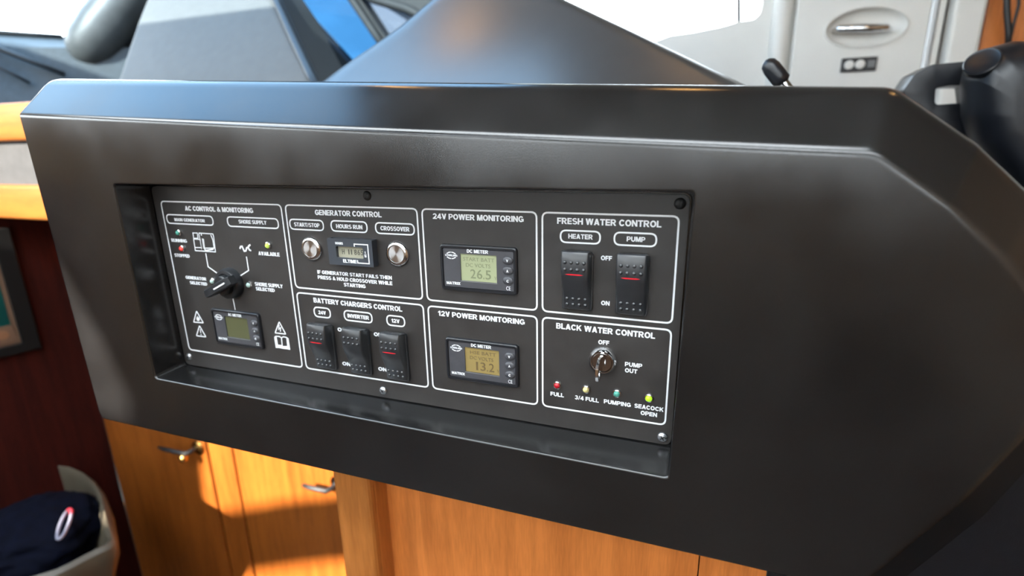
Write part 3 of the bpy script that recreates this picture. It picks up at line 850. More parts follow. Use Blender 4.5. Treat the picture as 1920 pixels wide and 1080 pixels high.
legend(PAN, 'white legend of the BLACK WATER CONTROL section', (XD[0], XD[1], zb, Z0 - 0.0829),
       texts=[('BLACK WATER CONTROL', (1042.9, 615.8), (1228.2, 635), 0.0046), ('OFF', (1121.8, 645), (1142.2, 646.9), 0.0034), ('PUMP', (1171.6, 686.8), (1204, 689.5), 0.0034), ('OUT', (1171.6, 698), (1194.9, 700.2), 0.0034),
              ('FULL', (1032.2, 742), (1057.3, 744.2), 0.0034), ('3/4 FULL', (1077.8, 748.8), (1122.7, 754.2), 0.0034), ('PUMPING', (1132.2, 756), (1182.7, 763), 0.0034), ('SEACOCK', (1189.3, 764.6), (1244, 771.4), 0.0034), ('OPEN', (1201, 778), (1231.8, 781.2), 0.0034)])


# ---- rocker switches
def rocker(x0, x1, z0, z1, bar, label):
    """rocker of x0..x1, z0..z1 (front face): top end stands out, lower end pressed in"""
    root = part_root('rocker_switch', PAN, label)
    cx = (x0 + x1) / 2; h = z1 - z0
    MB().prism([(x, 0.0, z) for x, z in rrect(cx - 0.0118, cx + 0.0118, z0 - 0.0006, z1 - 0.0028, 0.0025)], (0, -0.0032, 0)).build('base_frame', M['rocker'], root, bevel=0.0007)
    pr = [(1.0, 0.0094), (0.985, 0.0105), (0.95, 0.0111), (0.88, 0.0115), (0.80, 0.0118), (0.70, 0.0119), (0.60, 0.0115), (0.50, 0.0104), (0.40, 0.0086), (0.30, 0.0068), (0.20, 0.0056), (0.10, 0.0050), (0.02, 0.0045), (0.0, 0.0034)]
    pr = [(t, y if y < 0.0040 else 0.0040 + (y - 0.0040) * 1.20) for t, y in pr]
    def surf(t):
        for (ta, ya), (tb, yb_) in zip(pr, pr[1:]):
            if tb <= t <= ta: return ya + (yb_ - ya) * (ta - t) / (ta - tb)
        return 0.004
    m = MB()
    w = (x1 - x0) / 2
    rings = []
    c = 0.0016
    for t, y in pr:
        z = z0 + h * t
        ww = w - (0.0012 if t in (1.0, 0.0) else 0)
        rings.append([(cx - ww - 0.0006, -0.0026, z - (0.0016 if t > 0.9 else 0)), (cx - ww, -max(y - c, 0.0028), z), (cx - ww + c * 0.4, -(y - c * 0.35), z), (cx - ww + c, -y, z), (cx, -y - 0.0003, z), (cx + ww - c, -y, z), (cx + ww - c * 0.4, -(y - c * 0.35), z), (cx + ww, -max(y - c, 0.0028), z), (cx + ww + 0.0006, -0.0026, z - (0.0016 if t > 0.9 else 0))])
    m.loft(rings)
    # grip dots
    for t in (0.825, 0.715, 0.195, 0.095):
        for i in range(4):
            x = cx + (i - 1.5) * 0.0047
            y = surf(t)
            m.lathe([(0.00145, -0.0004), (0.00135, 0.0004), (0.0010, 0.0008), (0.0005, 0.00105), (0.0001, 0.0011)], (x, -y, z0 + h * t), n=10)
    m.build('rocker', M['rocker'], root, smooth=38)
    if bar:
        t = 0.635
        m = MB()
        y = surf(t)
        m.loft([[(cx + s * (0.0068 if k else 0.0068), -surf(t + dz) - (0.0004 if k else -0.0006), z0 + h * (t + dz)) for s, dz in ((-1, 0), (-0.55, 0.0085), (0.55, 0.0085), (1, 0), (0.55, -0.0085), (-0.55, -0.0085))] for k in (0, 1)])
        o = m.build('indicator_bar', M['bar'], root); o['label'] = 'lit red indicator bar'
    return root


for (xa, xb, bar, lab) in ((0.1752, 0.1964, True, 'rocker under the 24V legend with red bar'), (0.2147, 0.2359, False, 'rocker under the INVERTER legend without bar'), (0.2544, 0.2756, True, 'rocker under the 12V legend with red bar')):
    rocker(xa, xb, Z0 - 0.1556, Z0 - 0.1080, bar, lab)
rocker(0.4196, 0.4406, Z0 - 0.0728, Z0 - 0.0260, True, 'rocker under the HEATER legend with red bar')
rocker(0.4600, 0.4814, Z0 - 0.0730, Z0 - 0.0258, True, 'rocker under the PUMP legend with red bar')


# ---- meters
def meter(x0, x1, z0, z1, title, lcd, seg, rows, big, unit, label, lit=True):
    root = part_root('panel_meter', PAN, label)
    yb = -0.0022
    outer = [(x, 0.0, z) for x, z in rrect(x0, x1, z0, z1, 0.0035)]
    mid = [(x, yb, z) for x, z in rrect(x0 + 0.0004, x1 - 0.0004, z0 + 0.0004, z1 - 0.0004, 0.0032)]
    mid2 = [(x, yb - 0.0006, z) for x, z in rrect(x0 + 0.0012, x1 - 0.0012, z0 + 0.0012, z1 - 0.0012, 0.0028)]
    inn = [(x, yb - 0.0006, z) for x, z in rrect(x0 + 0.0026, x1 - 0.0026, z0 + 0.0028, z1 - 0.0028, 0.0014)]
    inn2 = [(x, yb + 0.0018, z) for x, z in rrect(x0 + 0.0031, x1 - 0.0031, z0 + 0.0033, z1 - 0.0033, 0.0012)]
    m = MB(); m.loft([outer, mid, mid2, inn, inn2]); m.build('bezel', M['bezel'], root, smooth=25)
    fx0, fx1, fz0, fz1 = x0 + 0.0031, x1 - 0.0031, z0 + 0.0033, z1 - 0.0033
    W_, H_ = x1 - x0, z1 - z0
    sx0, sx1 = x0 + W_ * 0.272, x0 + W_ * 0.742
    sz0, sz1 = z0 + H_ * 0.235, z0 + H_ * 0.815
    yf = yb + 0.0002
    hole = [(x, yf, z) for x, z in rrect(sx0, sx1, sz0, sz1, 0.0005)]
    MB().holed([(x, yf, z) for x, z in rrect(fx0, fx1, fz0, fz1, 0.0010)], [hole], (0, 0.0012, 0)).build('face', M['meterface'], root)
    scr = MB().box(sx0, sx1, yf + 0.0009, yf + 0.0014, sz0, sz1).build('display', lcd, root)
    ys = yf + 0.0009
    sw, sh = sx1 - sx0, sz1 - sz0
    if lit:
        m = MB()
        for s, fa, fb, fz in rows:
            m.text(s, (sx0 + sw * fa, sz0 + sh * fz), (sx0 + sw * fb, sz0 + sh * fz), sh * 0.135, ys, th=0.00012, bold=0.0, lcd=True)
        s, fa, fb = big
        for (a, b, ch) in s:
            m.text(ch, (sx0 + sw * a, sz0 + sh * 0.10), (sx0 + sw * b, sz0 + sh * 0.10), sh * 0.335, ys, th=0.00012, bold=0.008, lcd=True)
        m.text('V', (sx0 + sw * 0.925, sz0 + sh * 0.10), (sx0 + sw * 0.985, sz0 + sh * 0.10), sh * 0.13, ys, th=0.00012, bold=0.0, lcd=True)
        m.build('reading', seg, root)
    # lower lip of the display window
    MB().box(sx0 - 0.0002, sx1 + 0.0002, yf - 0.0003, yf + 0.0006, sz0 - 0.0007, sz0).build('display_lip', M['grey'], root)
    # print on the face
    m = MB()
    cx_ = x0 + W_ * 0.505
    m.text(title, (x0 + W_ * 0.365, z0 + H_ * 0.842), (x0 + W_ * 0.640, z0 + H_ * 0.842), 0.0029, yf, th=0.00015, bold=0.02)
    m.text('MATRIX', (x0 + W_ * 0.075, z0 + H_ * 0.135), (x0 + W_ * 0.262, z0 + H_ * 0.135), 0.0023, yf, th=0.00015, bold=0.03)
    m.text('CE', (x0 + W_ * 0.858, z0 + H_ * 0.105), (x0 + W_ * 0.912, z0 + H_ * 0.105), 0.0031, yf, th=0.00015, bold=0.0, lcd=True)
    lx, lz = x0 + W_ * 0.155, z0 + H_ * 0.765
    for sgn in (1, -1):
        m.stroke([(lx - 0.0040, lz + sgn * 0.0013), (lx - 0.0021, lz + sgn * 0.0024), (lx - 0.0003, lz + sgn * 0.0027)], 0.0008, yf, th=0.00015)
        m.stroke([(lx + 0.0003, lz + sgn * 0.0027), (lx + 0.0021, lz + sgn * 0.0024), (lx + 0.0040, lz + sgn * 0.0013)], 0.0008, yf, th=0.00015)
    m.text('STERLING', (lx - 0.0056, lz - 0.0007), (lx + 0.0056, lz - 0.0007), 0.0015, yf, th=0.00015, bold=0.05)
    m.build('lettering', M['print'], root)
    for ch, fz in (('V', 0.730), ('A', 0.520), ('C', 0.310)):
        bx, bz = x0 + W_ * 0.885, z0 + H_ * fz
        m = MB(); m.lathe([(0.0046, 0.0), (0.0044, 0.0006), (0.0036, 0.0012), (0.0022, 0.0015), (0.0004, 0.0016)], (bx, yf, bz), n=28, sz=0.74)
        b_ = m.build('button', M['meterface'], root, smooth=50)
        m = MB(); m.text(ch, (bx - 0.0009, bz - 0.0011), (bx + 0.0009, bz - 0.0011), 0.0021, yf - 0.0014, th=0.0003, bold=0.05, lcd=True)
        bmesh.ops.remove_doubles(m.b, verts=m.b.verts[:], dist=1e-7)
        m.build('lettering', M['print'], root)
    return root


meter(0.3144, 0.3819, Z0 - 0.0665, Z0 - 0.0277, 'DC METER', M['lcd_green'], M['seg'],
      [('START BATT', 0.07, 0.93, 0.74), ('DC VOLTS', 0.14, 0.82, 0.52)], (((0.26, 0.41, '2'), (0.44, 0.59, '6'), (0.615, 0.645, '.'), (0.68, 0.83, '5')), 0.2, 0.9), 'V', 'upper DC meter with green display reading 26.5 V')
meter(0.3149, 0.3819, Z0 - 0.1474, Z0 - 0.1085, 'DC METER', M['lcd_amber'], M['seg_brown'],
      [('HSE BATT', 0.15, 0.90, 0.74), ('DC VOLTS', 0.14, 0.82, 0.52)], (((0.31, 0.37, '1'), (0.44, 0.59, '3'), (0.625, 0.655, '.'), (0.69, 0.84, '2')), 0.2, 0.9), 'V', 'lower DC meter with brown display reading 13.2 V')
meter(0.0444, 0.1090, Z0 - 0.1468, Z0 - 0.1080, 'AC METER', M['lcd_dark'], M['seg'], [], ((), 0, 0), '', 'AC meter with blank olive display', lit=False)


# ---- stainless push buttons
def push(c, label):
    root = part_root('push_button', PAN, label)
    MB().lathe([(0.0112, 0.0), (0.0112, 0.0006), (0.0104, 0.0022), (0.0086, 0.0032), (0.0078, 0.0032), (0.0078, 0.0012)], c, n=48).build('ring', M['steel'], root, smooth=35)
    MB().lathe([(0.0076, 0.0008), (0.0076, 0.0024), (0.0072, 0.0028), (0.002, 0.0028), (0.0004, 0.0028)], c, n=48).build('cap', M['cap'], root, smooth=35)
    return root


mc = mat('spun steel cap', (0.78, 0.77, 0.77), 0.3, metal=1.0)
mc.node_tree.nodes['Principled BSDF'].inputs['Anisotropic'].default_value = 0.85
tg = mc.node_tree.nodes.new('ShaderNodeTangent'); tg.direction_type = 'RADIAL'; tg.axis = 'Y'
mc.node_tree.links.new(tg.outputs[0], mc.node_tree.nodes['Principled BSDF'].inputs['Tangent'])
M['cap'] = mc


def push_at(c, label):
    r = push(c, label)
    for ch in r.children:                       # the spun finish turns about each button's own centre
        if ch.name.startswith('cap'):
            ch.data.transform(Matrix.Translation(-Vector(c))); ch.location = c
push_at((0.1828, 0.0, Z0 - 0.0388), 'steel push button under the START/STOP legend')
push_at((0.2731, 0.0, Z0 - 0.0386), 'steel push button under the CROSSOVER legend')

# ---- hour meter
hx0, hx1, hz0, hz1, hy = 0.2068, 0.2530, Z0 - 0.0504, Z0 - 0.0270, -0.0075
hm_ = part_root('hour_meter', PAN, 'dark hour meter with small grey display')
win = rrect(hx0 + 0.0085, hx0 + 0.0365, hz0 + 0.0065, hz0 + 0.0168, 0.0016)
MB().holed([(x, hy, z) for x, z in rrect(hx0, hx1, hz0, hz1, 0.0008)], [[(x, hy, z) for x, z in win]], (0, -hy, 0)).build('case', M['hourcase'], hm_, bevel=0.0004)
MB().box(hx0 + 0.0085, hx0 + 0.0365, hy + 0.0030, hy + 0.0036, hz0 + 0.0065, hz0 + 0.0168).build('display', M['lcd_grey'], hm_)
m = MB()
yh = hy + 0.0030
zz = hz0 + 0.0093
for s, a in (('H', 0.0125), ('1', 0.0190), ('1', 0.0218), ('8', 0.0252), ('6', 0.0286), ('5', 0.0320)):
    m.text(s, (hx0 + a, zz), (hx0 + a + (0.0012 if s == '1' else 0.0026), zz), 0.0046, yh, th=0.00012, bold=0.01, lcd=True)
m.build('reading', M['seg_dark'], hm_)
m = MB()
m.text('HOURS', (hx0 + 0.0086, hz1 - 0.0050), (hx0 + 0.0166, hz1 - 0.0050), 0.0021, hy, bold=0.03)
m.text('ELTIME', (hx0 + 0.0150, hz0 + 0.0025), (hx0 + 0.0290, hz0 + 0.0025), 0.0030, hy, bold=0.03)
m.stroke([(hx0 + 0.0283, hz1 - 0.0061), (hx0 + 0.0283, hz1 - 0.0039), (hx1 - 0.0042, hz1 - 0.0039), (hx1 - 0.0042, hz0 + 0.0030), (hx0 + 0.0302, hz0 + 0.0030), (hx0 + 0.0302, hz0 + 0.0055)], 0.0009, hy)
m.text('1', (hx1 - 0.0079, hz0 + 0.0116), (hx1 - 0.0070, hz0 + 0.0116), 0.0020, hy, bold=0.02)
m.text('10', (hx1 - 0.0085, hz0 + 0.0084), (hx1 - 0.0064, hz0 + 0.0084), 0.0020, hy, bold=0.02)
m.stroke([(hx1 - 0.0085, hz0 + 0.0110), (hx1 - 0.0063, hz0 + 0.0110)], 0.0003, hy)
m.build('lettering', M['print'], hm_)


# ---- lamps
def led(u, v, m_, label):
    p = at(u, v, y=-0.001)
    root = part_root('indicator_lamp', PAN, label)
    c = (p.x, 0.0, p.z)
    MB().lathe([(0.0036, 0.0), (0.0036, 0.0006), (0.0033, 0.0014), (0.0026, 0.0016), (0.0024, 0.0008)], c, n=28).build('collar', M['chrome'], root, smooth=40)
    MB().lathe([(0.0024, 0.0006), (0.0024, 0.0018), (0.0018, 0.0027), (0.0008, 0.0031), (0.0001, 0.0032)], c, n=24).build('lens', m_, root, smooth=80)


led(334, 436.5, M['led_green'], 'green lamp above RUNNING'); led(340.6, 466, M['led_red_lit'], 'lit red lamp above STOPPED')
led(502, 460.5, M['led_olive'], 'lit yellow green lamp above AVAILABLE')
led(398.5, 527.4, M['led_pale'], 'pale lamp beside GENERATOR SELECTED'); led(466.5, 534.5, M['led_pale'], 'pale green lamp beside SHORE SUPPLY SELECTED')
led(1044.6, 722.7, M['ledge_red'], 'dark red lamp above FULL'); led(1098.6, 730.6, M['led_yellow'], 'yellow lamp above 3/4 FULL')
led(1156.4, 738.4, M['led_green'], 'green lamp above PUMPING'); led(1216.4, 746.8, M['led_lime'], 'lit lime lamp above SEACOCK OPEN')

# ---- rotary selector
kc = Vector((0.0778, 0.0, Z0 - 0.0792))
ks = part_root('selector_knob', PAN, 'black rotary selector below the supply symbols')
MB().lathe([(0.0158, 0.0), (0.0158, 0.0015), (0.0150, 0.0065), (0.0140, 0.0078), (0.0108, 0.0080), (0.0104, 0.0065)], kc, n=48).build('base_ring', M['knob'], ks, smooth=35)
MB().lathe([(0.0098, 0.0050), (0.0098, 0.0120), (0.0088, 0.0132), (0.0005, 0.0134)], kc, n=40).build('hub', M['knob'], ks, smooth=35)
pa_, pb_ = at(428, 528, y=-0.019), at(384.6, 552.5, y=-0.021)
dv = (pb_ - pa_); dv.y = 0; L_ = dv.length; dv.normalize(); nv = Vector((-dv.z, 0, dv.x))
pc_ = Vector((pa_.x, 0, pa_.z))
def lev(s, t, y): 
    q = pc_ + dv * s + nv * t
    return Vector((q.x, y, q.z))
rings = []
for s, w, y0, y1 in ((-0.003, 0.0042, -0.0125, -0.0200), (0.003, 0.0046, -0.0125, -0.0215), (L_ * 0.6, 0.0044, -0.0128, -0.0220), (L_ * 0.93, 0.0042, -0.0132, -0.0222), (L_, 0.0036, -0.0140, -0.0214)):
    rings.append([lev(s, -w, y0), lev(s, -w, y1 + 0.001), lev(s, -w + 0.001, y1), lev(s, w - 0.001, y1), lev(s, w, y1 + 0.001), lev(s, w, y0)])
MB_ = MB(); MB_.loft(rings); MB_.build('lever', M['knob'], ks, smooth=30)
m = MB(); m.loft([[lev(s, -0.0007, -0.0216), lev(s, 0.0007, -0.0216), lev(s, 0.0007, -0.0224), lev(s, -0.0007, -0.0224)] for s in (0.002, L_ * 0.55)]); o = m.build('pointer_line', M['print'], ks); o['label'] = 'white pointer line'

# ---- key switch and key
kp = Vector((0.4508, 0.0, Z0 - 0.1130))
kl = part_root('key_switch', PAN, 'chrome key switch of BLACK WATER CONTROL')
MB().lathe([(0.0112, 0.0), (0.0112, 0.0008), (0.0106, 0.0030), (0.0088, 0.0052), (0.0080, 0.0052), (0.0079, 0.0036)], kp, n=48).build('collar', M['chrome'], kl, smooth=30)
MB().lathe([(0.0078, 0.0030), (0.0078, 0.0046), (0.0074, 0.0050), (0.0004, 0.0050)], kp, n=40).build('barrel', M['chrome'], kl, smooth=30)
key = thing('key', 'small chrome key standing in the black water control lock', 'key', (kp.x, -0.005, kp.z))
kx = kp.x - 0.0005
bow = fillet([(-0.0050, 0.0058), (-0.0140, 0.0066), (-0.0215, 0.0030), (-0.0225, -0.0040), (-0.0190, -0.0105), (-0.0110, -0.0120), (-0.0056, -0.0075)], 0.004, 5)
hole_k = [Vector((-0.0165 + 0.0026 * math.cos(2 * PI * i / 20), -0.0050 + 0.0030 * math.sin(2 * PI * i / 20))) for i in range(20)]
MB().holed([(kx - 0.0010, p[0], kp.z + p[1]) for p in bow], [[(kx - 0.0010, p[0], kp.z + p[1]) for p in hole_k]], (0.0020, 0, 0)).build('bow', M['chrome'], key, bevel=0.0004)
MB().box(kx - 0.0009, kx + 0.0009, -0.0058, -0.0046, kp.z - 0.0035, kp.z + 0.0035).build('blade', M['chrome'], key)


# ---- screws
def screw(x, z, m_=None):
    c = (x, 0.0, z)
    m = MB()
    m.lathe([(0.0040, 0.0), (0.0040, 0.0004), (0.0034, 0.0014), (0.0022, 0.0021), (0.0005, 0.0024)], c, n=28)
    o = m.build('screw', m_ or M['screw'], PAN, smooth=60)
    x_ = MB()
    for a in (PI / 5, PI / 5 + PI / 2):
        d = Vector((math.cos(a), 0, math.sin(a))); n_ = Vector((-d.z, 0, d.x)); cc = Vector(c)
        x_.prism([cc + d * 0.0019 + n_ * 0.0004, cc + d * 0.0019 - n_ * 0.0004, cc - d * 0.0019 - n_ * 0.0004, cc - d * 0.0019 + n_ * 0.0004], (0, -0.0026, 0))
    x_.build('cross_slot', M['rubber'], o)


for x, z in ((-0.0024, -0.1689), (0.2461, -0.1708), (0.4987, -0.1708), (0.2474, 0.0098), (0.5000, 0.0088)):
    screw(x, Z0 + z, M['screw'] if z < 0 else M['rubber'])  # upper heads black: shade of the recess put into their colour

# ================================================================== dash cowls behind the console
def g1(z): 
    h = z - (Z0 + 0.06)
    return 0.27 + 0.26 * (1 - math.exp(-max(h, -0.2) / 0.16))
def edge_x(v, side):
    # the cowl's outline in the photograph at height v
    if side < 0: 
        return 588 + (146 - v) / 0.725 + 9 * math.sin(max(0, min(1, (120 - v) / 120)) * PI)
    return 1390 - (150 - v) / 0.470
m = MB(); rows = []
vs_ = [200, 175, 150, 130, 110, 90, 70, 50, 30, 10, -10, -30, -48, -60, -68]
for v in vs_:
    a, b = edge_x(v, -1), edge_x(v, 1)
    r = []
    n = 28
    for i in range(n + 1):
        s = i / n
        u = a + (b - a) * s
        p = at_fn(u, v, g1)
        e = min(s, 1 - s) * (b - a)                # pixels from the outline
        k_ = max(0.0, 1 - e / 26.0)
        p = p + Vector((0, 0.030 * k_ * k_, 0))
        r.append(p)
    rows.append(r)
# flanks and back run forward behind the visible outline
full = []
for r in rows:
    back = [Vector((p.x, p.y + 0.42, p.z - 0.02)) for p in (r[-1], r[len(r) // 2], r[0])]
    full.append(r + [r[-1] + Vector((0.006, 0.06, -0.006))] + back + [r[0] + Vector((-0.006, 0.06, -0.006))])
full.insert(0, [Vector((p.x, p.y, Z0 + 0.0205)) for p in full[0]])
m.loft(full)
cw = m.build('instrument_cowl', M['cowl'], smooth=60)
tag(cw, 'large dark grey peaked instrument cowl rising behind the console', 'dash cowl')

# left grey cowl with a black edge moulding
lc = thing('side_cowl', 'pale grey flat sided dash cowl left of the peaked cowl', 'dash cowl', (-0.5, 0.7, Z0))
pn = Vector((0, -math.cos(math.radians(38)), math.sin(math.radians(38)))); pp = Vector((-0.4, 0.52, Z0 + 0.1))
q = lambda u, v: at_plane(u, v, pp, pn)
outl = [q(196, 215), q(221, 140), q(239, 85), q(256, 38), q(272, 0), q(300, -70), q(470, -70), q(514, 0), q(578, 140), q(610, 215)]
m = MB()
cen = sum(outl, Vector()) / len(outl)
r0 = [p + (cen - p).normalized() * 0.022 for p in outl]
r1 = [p + (cen - p).normalized() * 0.008 + Vector((0, 0.004, 0)) for p in outl]
r2 = [p + Vector((0, 0.016, 0)) for p in outl]
r3 = [p + Vector((0, 0.16, -0.02)) for p in outl]
m.loft([r0, r1, r2]); m.build('shell', M['cowl_grey'], lc, smooth=50)
ep = [q(u, v) + Vector((0, -0.002, 0)) for u, v in ((478, -70), (520, 0), (549, 65), (584, 140), (612, 200))]
MB().tube([p + Vector((0.0, 0.0, 0)) for p in ep], 0.011, 12).build('edge_moulding', M['vinyl'], lc, smooth=180)
m = MB(); m.loft([[p + (cen - p) * 0.01 + Vector((0, 0.002, 0)) for p in r2], [p + (cen - p) * 0.01 for p in r3]]); m.build('side_skirt', M['lining'], lc, smooth=50)

# ================================================================== dash counter with cherry rails at the left
yk = 0.34
dc = thing('dash_counter', 'dash counter end with two cherry rails and grey panel beside the console', 'counter', (-1.0, yk, Z0))
def kz(u, v): return at(u, v, y=yk).z
xr0, xr1 = -1.75, -0.40
ztop, zt2, zm2, zb2 = kz(20, 192), kz(20, 265), kz(20, 347), kz(20, 411)
MB().box(xr0, xr1, yk, yk + 0.05, zt2, ztop).build('top_rail', M['wood_h'], dc, bevel=0.008, seg=3, smooth=180)
MB().box(xr0, xr1, yk, yk + 0.05, zb2, zm2).build('lower_rail', M['wood_h'], dc, bevel=0.008, seg=3, smooth=180)
MB().box(xr0, xr1, yk + 0.015, yk + 0.05, zm2 - 0.01, zt2 + 0.01).build('front_panel', M['upholstery'], dc)
MB().box(xr0, 0.62, yk + 0.05, YW - 0.02, zb2 + 0.02, Z0 + 0.02).build('counter_body', M['slate'], dc)
MB().box(-0.11, 0.62, 0.125, yk + 0.05, zb2 + 0.02, Z0 + 0.02).build('counter_shelf', M['slate'], dc)

# ================================================================== lockers, post and base below the console
lk = thing('locker_unit', 'cherry locker unit with two doors behind the console', 'cabinet', (-0.6, YD + 0.2, 0.0))
d0 = at(232, 940, y=YD).x; g0 = at(403, 920, y=YD).x; g1_ = at(449, 920, y=YD).x; d1 = 0.05
dz0, dz1 = 0.04, zb2 + 0.01
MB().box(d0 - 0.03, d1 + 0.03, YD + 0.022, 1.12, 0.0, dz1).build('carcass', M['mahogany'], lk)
for i, (a, b, lab) in enumerate(((d0, g0 - 0.004, 'left'), (g1_ + 0.004, d1, 'right'))):
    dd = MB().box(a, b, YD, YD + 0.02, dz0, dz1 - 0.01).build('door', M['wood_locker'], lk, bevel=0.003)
    hu = (298, 839, 348, 851) if i == 0 else (568, 909.5, 612, 921)
    ha, hb_ = at(hu[0], hu[1], y=YD - 0.035), at(hu[2], hu[3], y=YD - 0.035)
    hh = MB(); hh.tube([ha, ha * 0.7 + hb_ * 0.3 + Vector((0, -0.002, 0)), hb_, hb_ + Vector((0.006, 0.012, 0.002)), hb_ + Vector((0.006, 0.035, 0.002))], [0.004, 0.006, 0.006, 0.006, 0.006], 10)
    ho = hh.build('handle', M['rubber'], dd, smooth=180); ho['label'] = 'black lever handle'
    rs = MB().lathe([(0.020, 0), (0.020, 0.004), (0.014, 0.008), (0.0065, 0.009)], (hb_.x + 0.006, YD, hb_.z), n=28).build('rosette', M['brass'] if i == 0 else M['chrome'], dd, smooth=40)
    if i == 0:
        MB().lathe([(0.008, 0), (0.012, 0.008), (0.010, 0.016), (0.002, 0.019)], (hb_.x - 0.006, YD - 0.03, hb_.z - 0.012), n=24).build('knob', M['brass'], dd, smooth=60)
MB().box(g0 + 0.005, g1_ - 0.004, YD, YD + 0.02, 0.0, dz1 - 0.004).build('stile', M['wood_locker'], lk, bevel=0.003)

cb = thing('console_base', 'cherry base panel and corner post under the console', 'cabinet', (0.3, 0.3, 0.0))
yp = 0.03
p0, p1, p2 = at(626, 930, y=yp).x, at(694, 930, y=yp).x, at(709, 930, y=yp + 0.03).x
zc = Z0 - 0.247
MB().box(p0, p1, yp, yp + 0.06, 0.0, zc - 0.004).build('corner_post', M['wood_post'], cb, bevel=0.006, seg=3)
MB().box(p1 + 0.0005, p2 - 0.0015, yp + 0.008, yp + 0.06, 0.0, zc - 0.004).build('post_bead', M['wood_post'], cb, bevel=0.002)
xs_ = at(1311, 1050, y=yp + 0.03).x
xe_ = at(1437, 1075, y=yp + 0.03).x
MB().box(p2, xs_ - 0.0006, yp + 0.03, yp + 0.05, 0.0, zc - 0.004).build('front_panel', M['wood'], cb)
MB().box(xs_ + 0.0006, xe_, yp + 0.03, yp + 0.05, 0.0, zc - 0.004).build('end_panel', M['wood'], cb)
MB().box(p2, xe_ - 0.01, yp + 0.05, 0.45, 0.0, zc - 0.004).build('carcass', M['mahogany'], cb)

# dark mahogany bulkhead at the left with a framed print
wa, wb = Vector((-0.90, 0.50, 0)), Vector((-1.55, -0.90, 0))
wa.x = d0 - 0.002
wd = (wb - wa).normalized(); wnrm = Vector((-wd.y, wd.x, 0))
if wnrm.x < 0: wnrm = -wnrm
ww = lambda u, v, off=0.0: at_plane(u, v, wa + wnrm * off, wnrm)
zwt = zm2 - 0.02
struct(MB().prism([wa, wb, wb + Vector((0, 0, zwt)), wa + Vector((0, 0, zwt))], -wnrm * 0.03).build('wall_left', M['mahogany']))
pf = thing('framed_picture', 'framed teal print in black frame on the dark mahogany bulkhead', 'picture', ww(0, 560))
# picture axes: along the wall towards the camera and up
br = ww(76, 650, 0.0)
hgt = ww(28, 425).z - br.z
wid = 0.42
def pw(s, z, off): return br + wd * s + Vector((0, 0, z)) + wnrm * off
def slab(s0, s1, z0_, z1_, o0, o1): 
    m = MB(); m.loft([[pw(s0, z0_, o), pw(s1, z0_, o), pw(s1, z1_, o), pw(s0, z1_, o)] for o in (o0, o1)]); return m
fwid = 0.035
m = MB(); m.holed([pw(0, 0, 0.001), pw(wid, 0, 0.001), pw(wid, hgt, 0.001), pw(0, hgt, 0.001)], [[pw(fwid, fwid * 0.7, 0.001), pw(wid - fwid, fwid * 0.7, 0.001), pw(wid - fwid, hgt - fwid, 0.001), pw(fwid, hgt - fwid, 0.001)]], wnrm * 0.018)
m.build('frame', M['frameblack'], pf, bevel=0.002)
slab(fwid, wid - fwid, fwid * 0.7, hgt - fwid, 0.001, 0.006).build('mat_board', M['beige'], pf)
slab(fwid + 0.010, wid - fwid - 0.010, fwid * 0.7 + 0.012, hgt - fwid - 0.012, 0.006, 0.0075).build('print', M['teal'], pf)
slab(fwid + 0.008, fwid + 0.052, fwid * 0.7 + 0.008, fwid * 0.7 + 0.052, 0.0075, 0.009).build('corner_stamp', M['beige'], pf)
m = MB(); m.lathe([(0.012, 0), (0.012, 0.001), (0.001, 0.0012)], pw(fwid + 0.030, fwid * 0.7 + 0.030, 0.009), ax=wnrm, n=20); m.build('stamp_mark', M['brownprint'], pf)

# moulded tub with a navy jacket in it
zr = Z0 - 0.77
rim = [(108, 872), (130, 874), (155, 884), (178, 901), (196, 925), (206, 955), (213, 990), (217, 1015), (206, 1026), (188, 1034), (160, 1048), (130, 1064), (100, 1078), (60, 1090), (0, 1105), (-60, 1112)]
rp = [at(u, v, z=zr) for u, v in rim]
tb = thing('moulded_tub', 'beige plastic tub with curved rim standing by the dark mahogany bulkhead', 'tub', (sum(p.x for p in rp) / len(rp), sum(p.y for p in rp) / len(rp), 0.0))
cen = sum(rp, Vector()) / len(rp)
m = MB(); rings = []
for p in rp:
    o_ = (p - cen); o_.z = 0; o_.normalize()
    inn = p - o_ * 0.022
    rings.append([p + Vector((0, 0, -0.004)), p + o_ * 0.004 + Vector((0, 0, -0.03)), p - o_ * 0.10 + Vector((0, 0, -0.22)), Vector((p.x - o_.x * 0.15, p.y - o_.y * 0.15, 0.0)), Vector((inn.x - o_.x * 0.15, inn.y - o_.y * 0.15, 0.0)), inn - o_ * 0.10 + Vector((0, 0, -0.22)), inn + Vector((0, 0, -0.03)), inn + Vector((0, 0, -0.004)), (p + inn) / 2 + Vector((0, 0, 0.003))])
V = [[m.v(p) for p in r] for r in rings]
for a, b in zip(V, V[1:]):
    for i in range(9):
        j = (i + 1) % 9
        m.f([a[i], a[j], b[j], b[i]])
m.f(V[0][::-1]); m.f(V[-1])
m.build('shell', M['tub'], tb, smooth=45)
jk = thing('navy_jacket', 'crumpled navy blue jacket with an oval badge lying in the beige tub', 'jacket', (cen.x, cen.y, 0.0))
jc = at(70, 1010, z=zr - 0.06)
m = MB()
bmesh.ops.create_icosphere(m.b, subdivisions=5, radius=1.0)
for v in m.b.verts:
    n_ = noise.fractal(v.co * 1.6 + Vector((3, 1, 2)), 0.9, 2.0, 4) * 0.16
    c = v.co * (1 + n_)
    v.co = Vector((jc.x + c.x * 0.13, jc.y + c.y * 0.12, max(0.02, zr - 0.05 + c.z * 0.075 - (0.4 if c.z < -0.3 else 0) * 0.5)))
m.build('cloth', M['navy'], jk, smooth=180)
bc = at(121, 982, z=zr + 0.03)
m = MB()
